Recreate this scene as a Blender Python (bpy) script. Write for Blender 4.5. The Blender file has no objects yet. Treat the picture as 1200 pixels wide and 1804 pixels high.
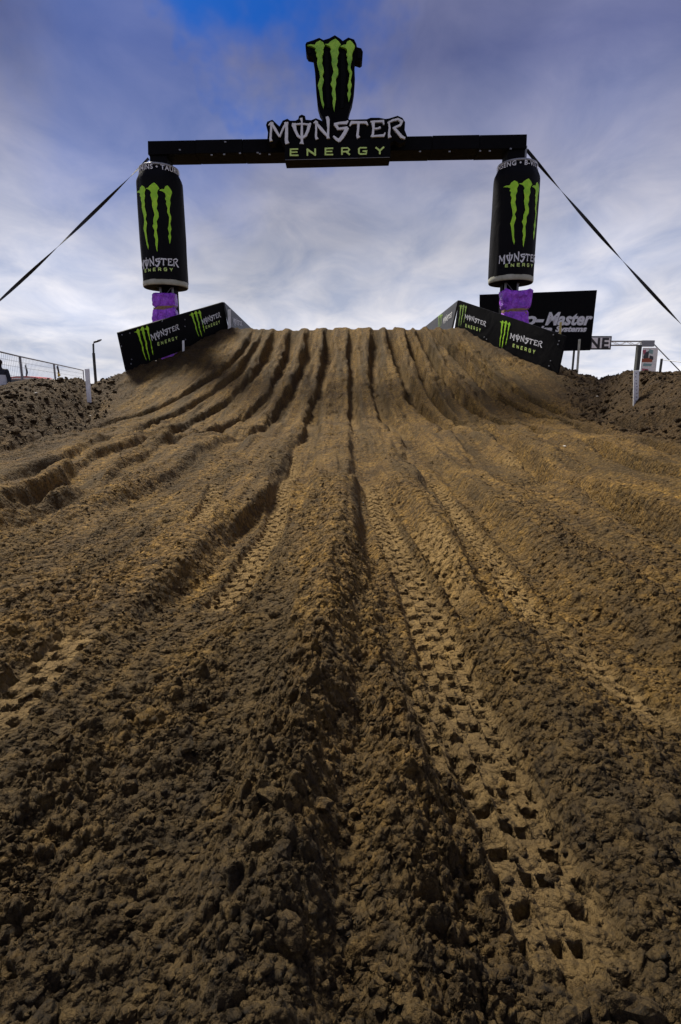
import bpy, bmesh, math, random
import numpy as np
from mathutils import Vector, Matrix
from mathutils.geometry import tessellate_polygon

S = bpy.context.scene
COL = S.collection
random.seed(7)
RNG = np.random.RandomState(7)

# ------------------------------------------------------------------ camera
F = 1000.0                      # focal length in photo pixels (photo 1200 x 1804)
TH = math.radians(11.8)         # camera looks down by this much
CH = 0.72                       # camera height
cam = bpy.data.cameras.new('camera')
cam.sensor_fit = 'VERTICAL'; cam.sensor_height = 36.0
cam.lens = F / 1804 * 36
cam.clip_start = 0.05; cam.clip_end = 6000
cam_o = bpy.data.objects.new('camera', cam); COL.objects.link(cam_o)
cam_o.location = (0, 0, CH); cam_o.rotation_euler = (math.radians(90) - TH, 0, 0)
S.camera = cam_o

# ------------------------------------------------------------------ sky
SUN_EL, SUN_AZ = math.radians(51), math.radians(-36)      # azimuth from +Y towards +X
w = bpy.data.worlds.new('World'); S.world = w; w.use_nodes = True
nt = w.node_tree; nt.nodes.clear()
N = nt.nodes.new; L = nt.links.new
out = N('ShaderNodeOutputWorld'); bg = N('ShaderNodeBackground')
tc = N('ShaderNodeTexCoord'); sep = N('ShaderNodeSeparateXYZ')
L(tc.outputs['Generated'], sep.inputs[0])
# overcast colour by elevation
ramp = N('ShaderNodeValToRGB'); L(sep.outputs['Z'], ramp.inputs[0])
cr = ramp.color_ramp
stops = [(0.0, (.58, .605, .67)), (.10, (.575, .60, .68)), (.22, (.40, .425, .52)), (.34, (.235, .255, .375)),
         (.45, (.115, .133, .262)), (.62, (.120, .135, .25)), (1.0, (.15, .16, .26))]
while len(cr.elements) < len(stops): cr.elements.new(.5)
for e, (p, c) in zip(cr.elements, stops): e.position = p; e.color = (*c, 1)
# planar cloud coordinates: direction divided by height
zz = N('ShaderNodeMath'); zz.operation = 'ADD'; zz.inputs[1].default_value = .22; L(sep.outputs['Z'], zz.inputs[0])
zm = N('ShaderNodeMath'); zm.operation = 'MAXIMUM'; zm.inputs[1].default_value = .05; L(zz.outputs[0], zm.inputs[0])
dx = N('ShaderNodeMath'); dx.operation = 'DIVIDE'; L(sep.outputs['X'], dx.inputs[0]); L(zm.outputs[0], dx.inputs[1])
dy = N('ShaderNodeMath'); dy.operation = 'DIVIDE'; L(sep.outputs['Y'], dy.inputs[0]); L(zm.outputs[0], dy.inputs[1])
cmb = N('ShaderNodeCombineXYZ'); L(dx.outputs[0], cmb.inputs[0]); L(dy.outputs[0], cmb.inputs[1])
n1 = N('ShaderNodeTexNoise'); n1.inputs['Scale'].default_value = 1.15; n1.inputs['Detail'].default_value = 5; n1.inputs['Roughness'].default_value = .48
n1.inputs['Distortion'].default_value = .35
mp = N('ShaderNodeMapping'); mp.inputs['Rotation'].default_value = (0, 0, .5); mp.inputs['Scale'].default_value = (1, .75, 1); mp.inputs['Location'].default_value = (3.1, 1.7, 0)
L(cmb.outputs[0], mp.inputs[0]); L(mp.outputs[0], n1.inputs['Vector'])
mr = N('ShaderNodeMapRange'); L(n1.outputs['Fac'], mr.inputs[0])
mr.inputs[1].default_value = .30; mr.inputs[2].default_value = .70; mr.inputs[3].default_value = .80; mr.inputs[4].default_value = 1.22
mul0 = N('ShaderNodeVectorMath'); mul0.operation = 'SCALE'; L(ramp.outputs[0], mul0.inputs[0]); L(mr.outputs[0], mul0.inputs['Scale'])
n3 = N('ShaderNodeTexNoise'); n3.inputs['Scale'].default_value = 3.4; n3.inputs['Detail'].default_value = 8; n3.inputs['Roughness'].default_value = .58; n3.inputs['Distortion'].default_value = .5
L(mp.outputs[0], n3.inputs['Vector'])
tn = N('ShaderNodeMix'); tn.data_type = 'RGBA'; tn.inputs['A'].default_value = (.76, .80, .89, 1); tn.inputs['B'].default_value = (1.24, 1.17, 1.09, 1)
m3 = N('ShaderNodeMapRange'); m3.inputs[1].default_value = .33; m3.inputs[2].default_value = .67; L(n3.outputs['Fac'], m3.inputs[0]); L(m3.outputs[0], tn.inputs['Factor'])
mul = N('ShaderNodeVectorMath'); mul.operation = 'MULTIPLY'; L(mul0.outputs[0], mul.inputs[0]); L(tn.outputs['Result'], mul.inputs[1])
# Nishita sky seen through a gap in the cloud
sky = N('ShaderNodeTexSky'); sky.sky_type = 'NISHITA'; sky.sun_disc = False
sky.sun_elevation = SUN_EL; sky.sun_rotation = SUN_AZ
skm = N('ShaderNodeVectorMath'); skm.operation = 'MULTIPLY'; skm.inputs[1].default_value = (.0035, .020, .062)
L(sky.outputs[0], skm.inputs[0])
def gapmask(direction, lo, hi):
    dot = N('ShaderNodeVectorMath'); dot.operation = 'DOT_PRODUCT'; L(tc.outputs['Generated'], dot.inputs[0])
    d = Vector(direction).normalized(); dot.inputs[1].default_value = d
    n2 = N('ShaderNodeTexNoise'); n2.inputs['Scale'].default_value = 4.2; n2.inputs['Detail'].default_value = 5; n2.inputs['Roughness'].default_value = .55
    L(tc.outputs['Generated'], n2.inputs['Vector'])
    a = N('ShaderNodeMath'); a.operation = 'MULTIPLY_ADD'; a.inputs[1].default_value = .055; L(n2.outputs['Fac'], a.inputs[0]); L(dot.outputs['Value'], a.inputs[2])
    m = N('ShaderNodeMapRange'); m.interpolation_type = 'SMOOTHSTEP'; L(a.outputs[0], m.inputs[0])
    m.inputs[1].default_value = lo; m.inputs[2].default_value = hi
    return m.outputs[0]
def raydir(px, py):
    xc, yc = (px - 600) / F, (902 - py) / F
    return Vector((xc, math.cos(TH) + yc * math.sin(TH), -math.sin(TH) + yc * math.cos(TH)))
g1 = gapmask(raydir(515, -5), 1.012, 1.026)
g2 = gapmask(raydir(230, 170), 1.000, 1.024)
g2b = N('ShaderNodeMath'); g2b.operation = 'MULTIPLY'; g2b.inputs[1].default_value = .30; L(g2, g2b.inputs[0])
gm = N('ShaderNodeMath'); gm.operation = 'MAXIMUM'; L(g1, gm.inputs[0]); L(g2b.outputs[0], gm.inputs[1])
mix = N('ShaderNodeMix'); mix.data_type = 'RGBA'; L(gm.outputs[0], mix.inputs['Factor']); L(mul.outputs[0], mix.inputs['A']); L(skm.outputs[0], mix.inputs['B'])
L(mix.outputs['Result'], bg.inputs[0]); bg.inputs[1].default_value = .92
L(bg.outputs[0], out.inputs[0])

sl = bpy.data.lights.new('sun', 'SUN'); sl.energy = 5.0; sl.angle = math.radians(14); sl.color = (1, .93, .80)
so = bpy.data.objects.new('sun', sl); COL.objects.link(so)
sd = Vector((math.sin(SUN_AZ) * math.cos(SUN_EL), math.cos(SUN_AZ) * math.cos(SUN_EL), math.sin(SUN_EL)))
so.rotation_euler = sd.to_track_quat('Z', 'Y').to_euler(); so.location = (0, 0, 30)
S.view_settings.view_transform = 'Standard'; S.view_settings.look = 'None'
S.view_settings.gamma = 1; S.view_settings.exposure = 0.42; S.view_settings.use_curve_mapping = False

# ------------------------------------------------------------------ helpers
def at(px, py, Y):
    """the point seen at a photo pixel at forward distance Y"""
    d = raydir(px, py); t = Y / d.y
    return Vector((d.x * t, Y, CH + d.z * t))
def on_plane(px, py, p0, n):
    o = Vector((0, 0, CH)); d = raydir(px, py)
    t = (p0 - o).dot(n) / d.dot(n)
    return o + d * t

BASE = {}
def tag(o, label=None, cat=None, group=None, kind=None):
    if label: o['label'] = label
    if cat: o['category'] = cat
    if group: o['group'] = group
    if kind: o['kind'] = kind
    return o
def thing(name, loc, label, cat, group=None):
    o = bpy.data.objects.new(name, None); COL.objects.link(o); o.location = loc
    o.empty_display_size = .2
    BASE[o] = Vector(loc)
    return tag(o, label, cat, group)
def link(name, me, mat, parent=None, base=None):
    o = bpy.data.objects.new(name, me); COL.objects.link(o)
    if mat: me.materials.append(mat)
    if parent is not None: o.parent = parent; BASE[o] = BASE[parent]
    elif base is not None: o.location = base; BASE[o] = Vector(base)
    else: BASE[o] = Vector((0, 0, 0))
    return o
def fin(name, bm, mat, parent=None, base=None, smooth=False):
    b = BASE[parent] if parent is not None else (Vector(base) if base is not None else Vector((0, 0, 0)))
    bmesh.ops.translate(bm, verts=bm.verts, vec=-b)
    bmesh.ops.recalc_face_normals(bm, faces=bm.faces)
    me = bpy.data.meshes.new(name); bm.to_mesh(me); bm.free()
    if smooth:
        for p in me.polygons: p.use_smooth = True
    return link(name, me, mat, parent, base)
def fin_split(name, bm, m_, parent):
    """each separate letter becomes a part of its own"""
    todo = set(bm.verts)
    while todo:
        st = [next(iter(todo))]; grp = set(st)
        while st:
            v = st.pop()
            for e in v.link_edges:
                o_ = e.other_vert(v)
                if o_ not in grp: grp.add(o_); st.append(o_)
        todo -= grp
        nb = bmesh.new(); mp_ = {v: nb.verts.new(v.co) for v in grp}
        for f in {f for v in grp for f in v.link_faces}: nb.faces.new([mp_[v] for v in f.verts])
        fin(name, nb, m_, parent)
    bm.free()
def hexa(bm, p):
    """box from 8 corners: bottom loop 0-3, top loop 4-7"""
    v = [bm.verts.new(q) for q in p]
    for f in ((0, 1, 2, 3), (4, 5, 6, 7), (0, 1, 5, 4), (1, 2, 6, 5), (2, 3, 7, 6), (3, 0, 4, 7)):
        bm.faces.new([v[i] for i in f])
    return v
def box(bm, x0, x1, y0, y1, z0, z1):
    return hexa(bm, [(x0, y0, z0), (x1, y0, z0), (x1, y1, z0), (x0, y1, z0), (x0, y0, z1), (x1, y0, z1), (x1, y1, z1), (x0, y1, z1)])
def bevel(bm, r, seg=2):
    bmesh.ops.recalc_face_normals(bm, faces=bm.faces)
    bmesh.ops.bevel(bm, geom=bm.edges[:], offset=r, segments=seg, profile=.6, affect='EDGES')
def tube(bm, pts, r, seg=8):
    pts = [Vector(p) for p in pts]; rings = []
    for i, p in enumerate(pts):
        d = (pts[min(i + 1, len(pts) - 1)] - pts[max(i - 1, 0)]).normalized()
        a = d.cross(Vector((0, 0, 1)) if abs(d.z) < .95 else Vector((1, 0, 0))).normalized(); b = d.cross(a)
        rr = r[i] if isinstance(r, (list, tuple)) else r
        rings.append([bm.verts.new(p + (a * math.cos(t) + b * math.sin(t)) * rr) for t in [2 * math.pi * k / seg for k in range(seg)]])
    for i in range(len(rings) - 1):
        for k in range(seg):
            bm.faces.new([rings[i][k], rings[i][(k + 1) % seg], rings[i + 1][(k + 1) % seg], rings[i + 1][k]])
    bm.faces.new(rings[0]); bm.faces.new(rings[-1])
def lathe(bm, c, prof, seg=48):
    rings = []
    for r, z in prof:
        rings.append([bm.verts.new((c[0] + r * math.cos(2 * math.pi * k / seg), c[1] + r * math.sin(2 * math.pi * k / seg), z)) for k in range(seg)])
    for i in range(len(rings) - 1):
        for k in range(seg):
            bm.faces.new([rings[i][k], rings[i][(k + 1) % seg], rings[i + 1][(k + 1) % seg], rings[i + 1][k]])
    return rings

# flat artwork -> mesh through a mapping of 2-D points
def poly_mesh(bm, poly, fn, depth, maxlen=None):
    """2-D polygon; fn(x, y, d) gives the 3-D point, d = 0 at the face and 'depth' at the back"""
    p2 = [Vector((x, y, 0)) for x, y in poly]
    tris = tessellate_polygon([p2])
    t = bmesh.new(); v = [t.verts.new(p) for p in p2]
    for f in tris:
        try: t.faces.new([v[i] for i in f])
        except ValueError: pass
    if maxlen:
        for _ in range(4):
            es = [e for e in t.edges if e.calc_length() > maxlen]
            if not es: break
            bmesh.ops.subdivide_edges(t, edges=es, cuts=1, use_grid_fill=False)
            bmesh.ops.triangulate(t, faces=t.faces[:])
    t.verts.index_update()
    front = [bm.verts.new(fn(q.co.x, q.co.y, 0)) for q in t.verts]
    back = [bm.verts.new(fn(q.co.x, q.co.y, depth)) for q in t.verts] if depth else None
    for f in t.faces:
        ids = [q.index for q in f.verts]
        bm.faces.new([front[i] for i in ids])
        if back: bm.faces.new([back[i] for i in reversed(ids)])
    if back:
        for e in t.edges:
            if len(e.link_faces) == 1:
                a, b = e.verts[0].index, e.verts[1].index
                bm.faces.new([front[a], front[b], back[b], back[a]])
    t.free()
def stroke_poly(pts):
    """outline of a tapered polyline of (x, y, width)"""
    n = len(pts); Lf, Rt = [], []
    for i, (x, y, ww) in enumerate(pts):
        a = Vector(pts[max(i - 1, 0)][:2]); b = Vector(pts[min(i + 1, n - 1)][:2])
        d = (b - a).normalized(); nn = Vector((-d.y, d.x))
        k = 1.0
        if 0 < i < n - 1:
            d1 = (Vector(pts[i][:2]) - a).normalized(); c = max(.55, d1.dot(d)); k = 1 / c
        p = Vector((x, y))
        Lf.append(p + nn * ww / 2 * k); Rt.append(p - nn * ww / 2 * k)
    return [(p.x, p.y) for p in Lf + Rt[::-1]]

# ---- lettering drawn as strokes: x 0..1200, y down, as on the big sign
WORD = {
 'M': [[(60, 138, 8), (84, 122, 22), (100, 124, 12)], [(86, 124, 18), (80, 190, 15), (76, 248, 17), (82, 268, 24)], [(84, 122, 16), (118, 178, 22), (150, 232, 14)],
       [(150, 232, 12), (174, 176, 13), (206, 116, 18)], [(188, 124, 10), (222, 118, 12)], [(208, 120, 20), (207, 200, 24), (205, 262, 26), (214, 290, 34)]],
 'O': [[(252, 128, 10), (266, 132, 26), (278, 180, 22), (300, 226, 20), (330, 246, 16), (362, 224, 20), (382, 178, 22), (392, 134, 24), (404, 124, 10)],
       [(256, 134, 9), (330, 128, 13), (398, 134, 9)], [(326, 82, 22), (332, 110, 12), (331, 200, 20), (332, 270, 18), (330, 292, 36)]],
 'N': [[(428, 122, 8), (446, 110, 18), (462, 118, 10)], [(448, 116, 16), (448, 180, 15), (446, 232, 16), (456, 254, 26)], [(440, 112, 16), (490, 172, 24), (548, 238, 16)],
       [(536, 70, 22), (544, 94, 26), (547, 160, 17), (544, 226, 17), (546, 248, 26)]],
 'S': [[(708, 104, 10), (694, 120, 20), (640, 122, 17), (594, 132, 18)], [(600, 130, 24), (616, 150, 22), (628, 172, 18)], [(622, 170, 16), (670, 164, 18), (704, 160, 20)],
       [(700, 158, 30), (682, 200, 28), (656, 240, 28), (634, 266, 26)], [(640, 268, 26), (612, 252, 22), (588, 228, 12)]],
 'T': [[(720, 144, 8), (736, 118, 20), (800, 116, 16), (858, 118, 20), (868, 140, 8)], [(792, 116, 22), (790, 170, 18), (784, 222, 20), (794, 242, 30)]],
 'E': [[(890, 112, 10), (912, 108, 18), (914, 160, 18), (910, 214, 18), (896, 234, 14)], [(904, 110, 14), (956, 108, 14), (994, 106, 18), (1000, 134, 8)], [(914, 168, 12), (950, 166, 12), (972, 156, 16)],
       [(900, 230, 14), (950, 226, 15), (998, 224, 20), (1010, 200, 8)]],
 'R': [[(1040, 116, 12), (1046, 160, 16), (1040, 214, 17), (1048, 240, 28)], [(1030, 120, 10), (1070, 100, 15), (1114, 90, 17), (1146, 108, 20), (1132, 138, 16), (1072, 164, 10)],
       [(1078, 158, 18), (1112, 196, 22), (1142, 232, 24), (1172, 246, 14)]],
}
ENERGY = {
 'E': [[(240, 336, 13), (240, 386, 13)], [(234, 336, 11), (302, 334, 11)], [(240, 360, 10), (296, 359, 10)], [(234, 385, 11), (304, 385, 11)]],
 'N': [[(377, 332, 13), (377, 388, 13)], [(372, 334, 15), (444, 384, 15)], [(440, 330, 13), (440, 388, 13)]],
 'E2': [[(524, 330, 13), (524, 382, 13)], [(518, 330, 11), (586, 328, 11)], [(524, 354, 10), (580, 353, 10)], [(518, 380, 11), (586, 379, 11)]],
 'R': [[(658, 324, 13), (658, 382, 13)], [(652, 327, 11), (706, 325, 11), (718, 338, 12), (706, 354, 11), (658, 356, 10)], [(690, 354, 13), (722, 380, 14)]],
 'G': [[(860, 324, 11), (806, 324, 11), (796, 332, 12), (796, 368, 12), (806, 375, 11), (856, 374, 11), (858, 352, 12), (826, 351, 10)]],
 'Y': [[(932, 320, 14), (966, 348, 13)], [(1000, 316, 14), (966, 348, 13)], [(966, 344, 13), (966, 376, 13)]],
}
# three torn claw marks, coordinates of a 4x enlargement with origin at photo (440, 40)
CLAWS = [
 [(404, 158), (430, 152), (458, 155), (470, 137), (495, 124), (518, 138), (528, 160), (517, 185), (521, 205), (510, 235), (514, 262), (508, 282), (520, 322), (523, 345), (511, 372), (523, 402), (515, 430),
  (508, 456), (513, 492), (515, 540), (524, 575), (519, 600), (506, 566), (497, 520), (489, 470), (480, 440), (489, 410), (496, 380), (490, 340), (481, 310), (475, 282), (480, 250), (469, 226), (473, 206), (460, 196), (467, 178), (442, 166)],
 [(528, 150), (554, 148), (566, 134), (588, 120), (605, 112), (626, 130), (642, 152), (630, 166), (622, 186), (629, 212), (617, 244), (621, 270), (612, 300), (624, 330), (624, 364), (606, 394), (610, 430), (601, 462),
  (606, 500), (608, 532), (600, 582), (596, 622), (590, 600), (584, 560), (588, 530), (578, 500), (585, 462), (570, 430), (580, 408), (579, 380), (592, 345), (585, 310), (577, 280), (580, 248), (568, 200), (576, 184), (562, 164)],
 [(638, 166), (660, 155), (678, 154), (688, 132), (706, 122), (726, 140), (741, 162), (738, 178), (728, 200), (720, 226), (723, 250), (712, 290), (711, 320), (722, 348), (720, 368), (711, 402), (719, 440), (708, 470),
  (713, 500), (705, 532), (697, 556), (694, 530), (688, 500), (698, 478), (689, 440), (697, 420), (702, 382), (705, 355), (691, 320), (696, 290), (686, 260), (690, 236), (680, 226), (688, 205), (684, 184), (668, 174)]]

# ------------------------------------------------------------------ materials
def mat(name, col, rough=.6, metal=0, bump=None, var=None, spec=.5):
    m = bpy.data.materials.new(name); m.use_nodes = True
    t = m.node_tree; b = t.nodes['Principled BSDF']
    b.inputs['Base Color'].default_value = (*col, 1); b.inputs['Roughness'].default_value = rough; b.inputs['Metallic'].default_value = metal
    b.inputs['Specular IOR Level'].default_value = spec
    co = t.nodes.new('ShaderNodeTexCoord')
    vs, va, col2 = var if var else (6.0, .35, tuple(c * .7 for c in col))
    n = t.nodes.new('ShaderNodeTexNoise'); n.inputs['Scale'].default_value = vs; n.inputs['Detail'].default_value = 6; n.inputs['Roughness'].default_value = .65
    t.links.new(co.outputs['Object'], n.inputs['Vector'])
    r = t.nodes.new('ShaderNodeMapRange'); r.inputs[1].default_value = .4; r.inputs[2].default_value = .72; r.inputs[4].default_value = va
    t.links.new(n.outputs['Fac'], r.inputs[0])
    x = t.nodes.new('ShaderNodeMix'); x.data_type = 'RGBA'; x.inputs['A'].default_value = (*col, 1); x.inputs['B'].default_value = (*col2, 1)
    t.links.new(r.outputs[0], x.inputs['Factor']); t.links.new(x.outputs['Result'], b.inputs['Base Color'])
    if bump:
        bs, bd, stretch = bump
        mpn = t.nodes.new('ShaderNodeMapping'); mpn.inputs['Scale'].default_value = stretch
        t.links.new(co.outputs['Object'], mpn.inputs[0])
        n2 = t.nodes.new('ShaderNodeTexNoise'); n2.inputs['Scale'].default_value = bs; n2.inputs['Detail'].default_value = 5; n2.inputs['Distortion'].default_value = .8
        t.links.new(mpn.outputs[0], n2.inputs['Vector'])
        bp = t.nodes.new('ShaderNodeBump'); bp.inputs['Distance'].default_value = bd; bp.inputs['Strength'].default_value = .9
        t.links.new(n2.outputs['Fac'], bp.inputs['Height']); t.links.new(bp.outputs[0], b.inputs['Normal'])
    return m
M = {}
M['black_fabric'] = mat('black_fabric', (.006, .006, .007), .7, bump=(3.0, .03, (1, 1, 1)), var=(2.0, .5, (.010, .010, .012)), spec=.04)
M['black_vinyl'] = mat('black_vinyl', (.004, .004, .005), .62, bump=(2.2, .05, (1, 1, .35)), var=(1.5, .6, (.007, .007, .008)), spec=.10)
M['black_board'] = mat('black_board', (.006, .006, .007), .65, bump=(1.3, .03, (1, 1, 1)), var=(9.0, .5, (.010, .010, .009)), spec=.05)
M['grey_board'] = mat('grey_board', (.035, .038, .045), .55, bump=(1.3, .03, (1, 1, 1)), var=(5.0, .5, (.05, .05, .055)))  # grey base colour of the boards beyond the lip
M['sign_edge'] = mat('sign_edge', (.005, .005, .006), .7, bump=(5.0, .02, (1, 1, 1)), spec=.04)
M['white_letter'] = mat('white_letter', (.90, .91, .92), .6, var=(7.0, .5, (.66, .66, .67)))
M['white_print'] = mat('white_print', (.86, .87, .88), .6, var=(9.0, .6, (.60, .60, .62)))
M['green_letter'] = mat('green_letter', (.72, .92, .26), .5, var=(6.0, .6, (.50, .75, .15)))
M['green_print'] = mat('green_print', (.50, .90, .02), .5, var=(4.5, 1.0, (.26, .66, .012)))
M['green_claw'] = mat('green_claw', (.46, .82, .06), .5, var=(3.0, 1.0, (.14, .42, .03)), bump=(14, .02, (1, 1, .4)))
M['green_faded'] = mat('green_faded', (.34, .55, .10), .6, var=(5.0, 1.0, (.12, .2, .06)))
M['rim'] = mat('pale_rim', (.50, .50, .40), .55, var=(3.0, .9, (.28, .28, .2)))
M['silver'] = mat('silver_rim', (.35, .36, .38), .45, metal=.3)
M['steel'] = mat('galvanised_steel', (.26, .27, .29), .5, metal=.4)
M['strap'] = mat('strap_webbing', (.012, .012, .013), .7)
M['purple'] = mat('purple_plastic', (.55, .12, 1.0), .25, var=(4.0, 1.0, (.16, .02, .46)), bump=(7.0, .22, (1, 1, .55)))
M['tape'] = mat('brown_tape', (.34, .20, .08), .4, var=(9.0, 1.0, (.16, .08, .03)), bump=(9, .02, (1, 1, 5)))
M['white_paint'] = mat('white_paint', (.90, .90, .88), .6, var=(14.0, 1.0, (.70, .69, .65)))
M['ink'] = mat('dark_ink', (.03, .03, .035), .7)
M['yellow_wood'] = mat('yellow_painted_wood', (.62, .50, .16), .65, var=(10.0, .8, (.40, .30, .10)))
M['pale_wood'] = mat('pale_painted_wood', (.62, .60, .46), .65, var=(10.0, .8, (.42, .38, .24)))
M['dark_metal'] = mat('dark_metal', (.05, .055, .05), .6)
M['red_paint'] = mat('red_paint', (.45, .03, .025), .4)
M['orange'] = mat('orange_lens', (.75, .14, .03), .4)
M['glass'] = mat('dark_glass', (.03, .035, .04), .15)
M['rubber'] = mat('tyre_rubber', (.02, .02, .02), .8)
M['flag_yellow'] = mat('yellow_cloth', (.6, .5, .05), .7)
M['jacket'] = mat('dark_jacket', (.018, .02, .03), .8, bump=(20, .02, (1, 1, 1)))
M['white_cloth'] = mat('white_cloth', (.66, .66, .68), .8)
M['skin'] = mat('skin', (.45, .27, .19), .55)
M['hair'] = mat('dark_hair', (.03, .02, .015), .8)

# soil
def soil(name, attr=True, bank=False):
    m = bpy.data.materials.new(name); m.use_nodes = True
    t = m.node_tree; b = t.nodes['Principled BSDF']; n_ = t.nodes.new; l_ = t.links.new
    b.inputs['Roughness'].default_value = .88; b.inputs['Specular IOR Level'].default_value = .25
    co = n_('ShaderNodeTexCoord')
    geo = n_('ShaderNodeNewGeometry')
    def noise(s, d=5, r=.6):
        n = n_('ShaderNodeTexNoise'); n.inputs['Scale'].default_value = s; n.inputs['Detail'].default_value = d; n.inputs['Roughness'].default_value = r
        l_(geo.outputs['Position'], n.inputs['Vector']); return n.outputs['Fac']
    def rng(src, a, b2, c=0, d=1):
        r = n_('ShaderNodeMapRange'); r.inputs[1].default_value = a; r.inputs[2].default_value = b2; r.inputs[3].default_value = c; r.inputs[4].default_value = d
        l_(src, r.inputs[0]); return r.outputs[0]
    def mx(f, A, B):
        x = n_('ShaderNodeMix'); x.data_type = 'RGBA'
        l_(f, x.inputs['Factor'])
        for k, v in (('A', A), ('B', B)):
            if isinstance(v, tuple): x.inputs[k].default_value = (*v, 1)
            else: l_(v, x.inputs[k])
        return x.outputs['Result']
    c = mx(rng(noise(1.3, 6), .38, .66), (.240, .136, .025), (.105, .056, .011))
    c = mx(rng(noise(14, 5, .7), .42, .66, 0, .85), c, (.070, .043, .014))
    c = mx(rng(noise(55, 4, .7), .52, .75, 0, .55), c, (.36, .235, .095))
    c = mx(rng(noise(170, 2, .7), .60, .75, 0, .5), c, (.42, .30, .14))
    # crumbs, each its own shade
    def crumb(sc, lo, hi, base):
        v = n_('ShaderNodeTexVoronoi'); v.inputs['Scale'].default_value = sc; v.inputs['Randomness'].default_value = 1
        wv = n_('ShaderNodeVectorMath'); wv.operation = 'MULTIPLY_ADD'; wv.inputs[1].default_value = (.6 / sc,) * 3
        nn2 = n_('ShaderNodeTexNoise'); nn2.inputs['Scale'].default_value = sc * 1.3; l_(geo.outputs['Position'], nn2.inputs['Vector'])
        l_(nn2.outputs['Color'], wv.inputs[0]); l_(geo.outputs['Position'], wv.inputs[2]); l_(wv.outputs[0], v.inputs['Vector'])
        sv = n_('ShaderNodeSeparateXYZ'); l_(v.outputs['Color'], sv.inputs[0])
        k = rng(sv.outputs[0], 0, 1, lo, hi); sc_ = n_('ShaderNodeVectorMath'); sc_.operation = 'SCALE'; l_(base, sc_.inputs[0]); l_(k, sc_.inputs['Scale'])
        return sc_.outputs[0], v.outputs['Distance']
    c, vd1 = crumb(75, .55, 1.45, c); c, vd2 = crumb(24, .72, 1.28, c)
    # lanes of damper soil drawn out along the track
    def lane(sx_, sy_, lo, hi, d):
        mp_ = n_('ShaderNodeMapping'); mp_.inputs['Scale'].default_value = (sx_, sy_, .3); l_(geo.outputs['Position'], mp_.inputs[0])
        n = n_('ShaderNodeTexNoise'); n.inputs['Scale'].default_value = 1; n.inputs['Detail'].default_value = 5; n.inputs['Roughness'].default_value = .6
        l_(mp_.outputs[0], n.inputs['Vector']); return rng(n.outputs['Fac'], lo, hi, 0, d)
    c = mx(lane(3.2, .28, .45, .62, .72), c, (.060, .038, .011))
    c = mx(lane(13, .9, .50, .68, .5), c, (.050, .032, .012))
    if attr:
        a = n_('ShaderNodeAttribute'); a.attribute_name = 'packed'
        c = mx(a.outputs['Fac'], c, mx(rng(noise(22, 5), .35, .7), (.34, .22, .078), (.20, .125, .044)))
        a2 = n_('ShaderNodeAttribute'); a2.attribute_name = 'loam'
        c = mx(a2.outputs['Fac'], c, mx(rng(noise(9, 6, .7), .35, .65), (.028, .016, .005), (.082, .047, .014)))
    if bank: c = mx(rng(noise(3, 5), .3, .5, .8, 1), c, mx(rng(noise(9, 6, .7), .35, .65), (.028, .016, .005), (.082, .047, .014)))
    # vignette shade painted into the soil colour near the camera, with a patchy edge
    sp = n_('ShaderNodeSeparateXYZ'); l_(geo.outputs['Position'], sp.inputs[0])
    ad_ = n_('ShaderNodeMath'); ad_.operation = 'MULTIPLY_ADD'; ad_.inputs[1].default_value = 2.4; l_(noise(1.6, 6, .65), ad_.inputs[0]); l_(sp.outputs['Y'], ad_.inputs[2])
    near_shade = rng(ad_.outputs[0], 1.7, 3.3, .93, 0)
    c = mx(near_shade, c, mx(rng(noise(20, 5, .7), .38, .66), (.020, .013, .005), (.076, .049, .017)))
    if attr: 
        pf = n_('ShaderNodeMath'); pf.operation = 'MULTIPLY'; l_(a.outputs['Fac'], pf.inputs[0]); l_(near_shade, pf.inputs[1])
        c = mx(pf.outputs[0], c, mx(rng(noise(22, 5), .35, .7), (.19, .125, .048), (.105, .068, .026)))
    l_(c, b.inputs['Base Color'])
    bp = n_('ShaderNodeBump'); bp.inputs['Distance'].default_value = .010; bp.inputs['Strength'].default_value = 1
    l_(noise(120, 4, .75), bp.inputs['Height'])
    bp2 = n_('ShaderNodeBump'); bp2.inputs['Distance'].default_value = .05; bp2.inputs['Strength'].default_value = .8
    l_(noise(22, 5, .7), bp2.inputs['Height']); l_(bp.outputs[0], bp2.inputs['Normal'])
    bp3 = n_('ShaderNodeBump'); bp3.invert = True; bp3.inputs['Distance'].default_value = .012; bp3.inputs['Strength'].default_value = 1; l_(vd1, bp3.inputs['Height']); l_(bp2.outputs[0], bp3.inputs['Normal'])
    bp4 = n_('ShaderNodeBump'); bp4.invert = True; bp4.inputs['Distance'].default_value = .030; bp4.inputs['Strength'].default_value = .8; l_(vd2, bp4.inputs['Height']); l_(bp3.outputs[0], bp4.inputs['Normal'])
    l_(bp4.outputs[0], b.inputs['Normal'])
    return m
M['soil'] = soil('churned_soil'); M['clod'] = soil('soil_clod', False); M['bank_clod'] = soil('bank_clod', False, True)

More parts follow.
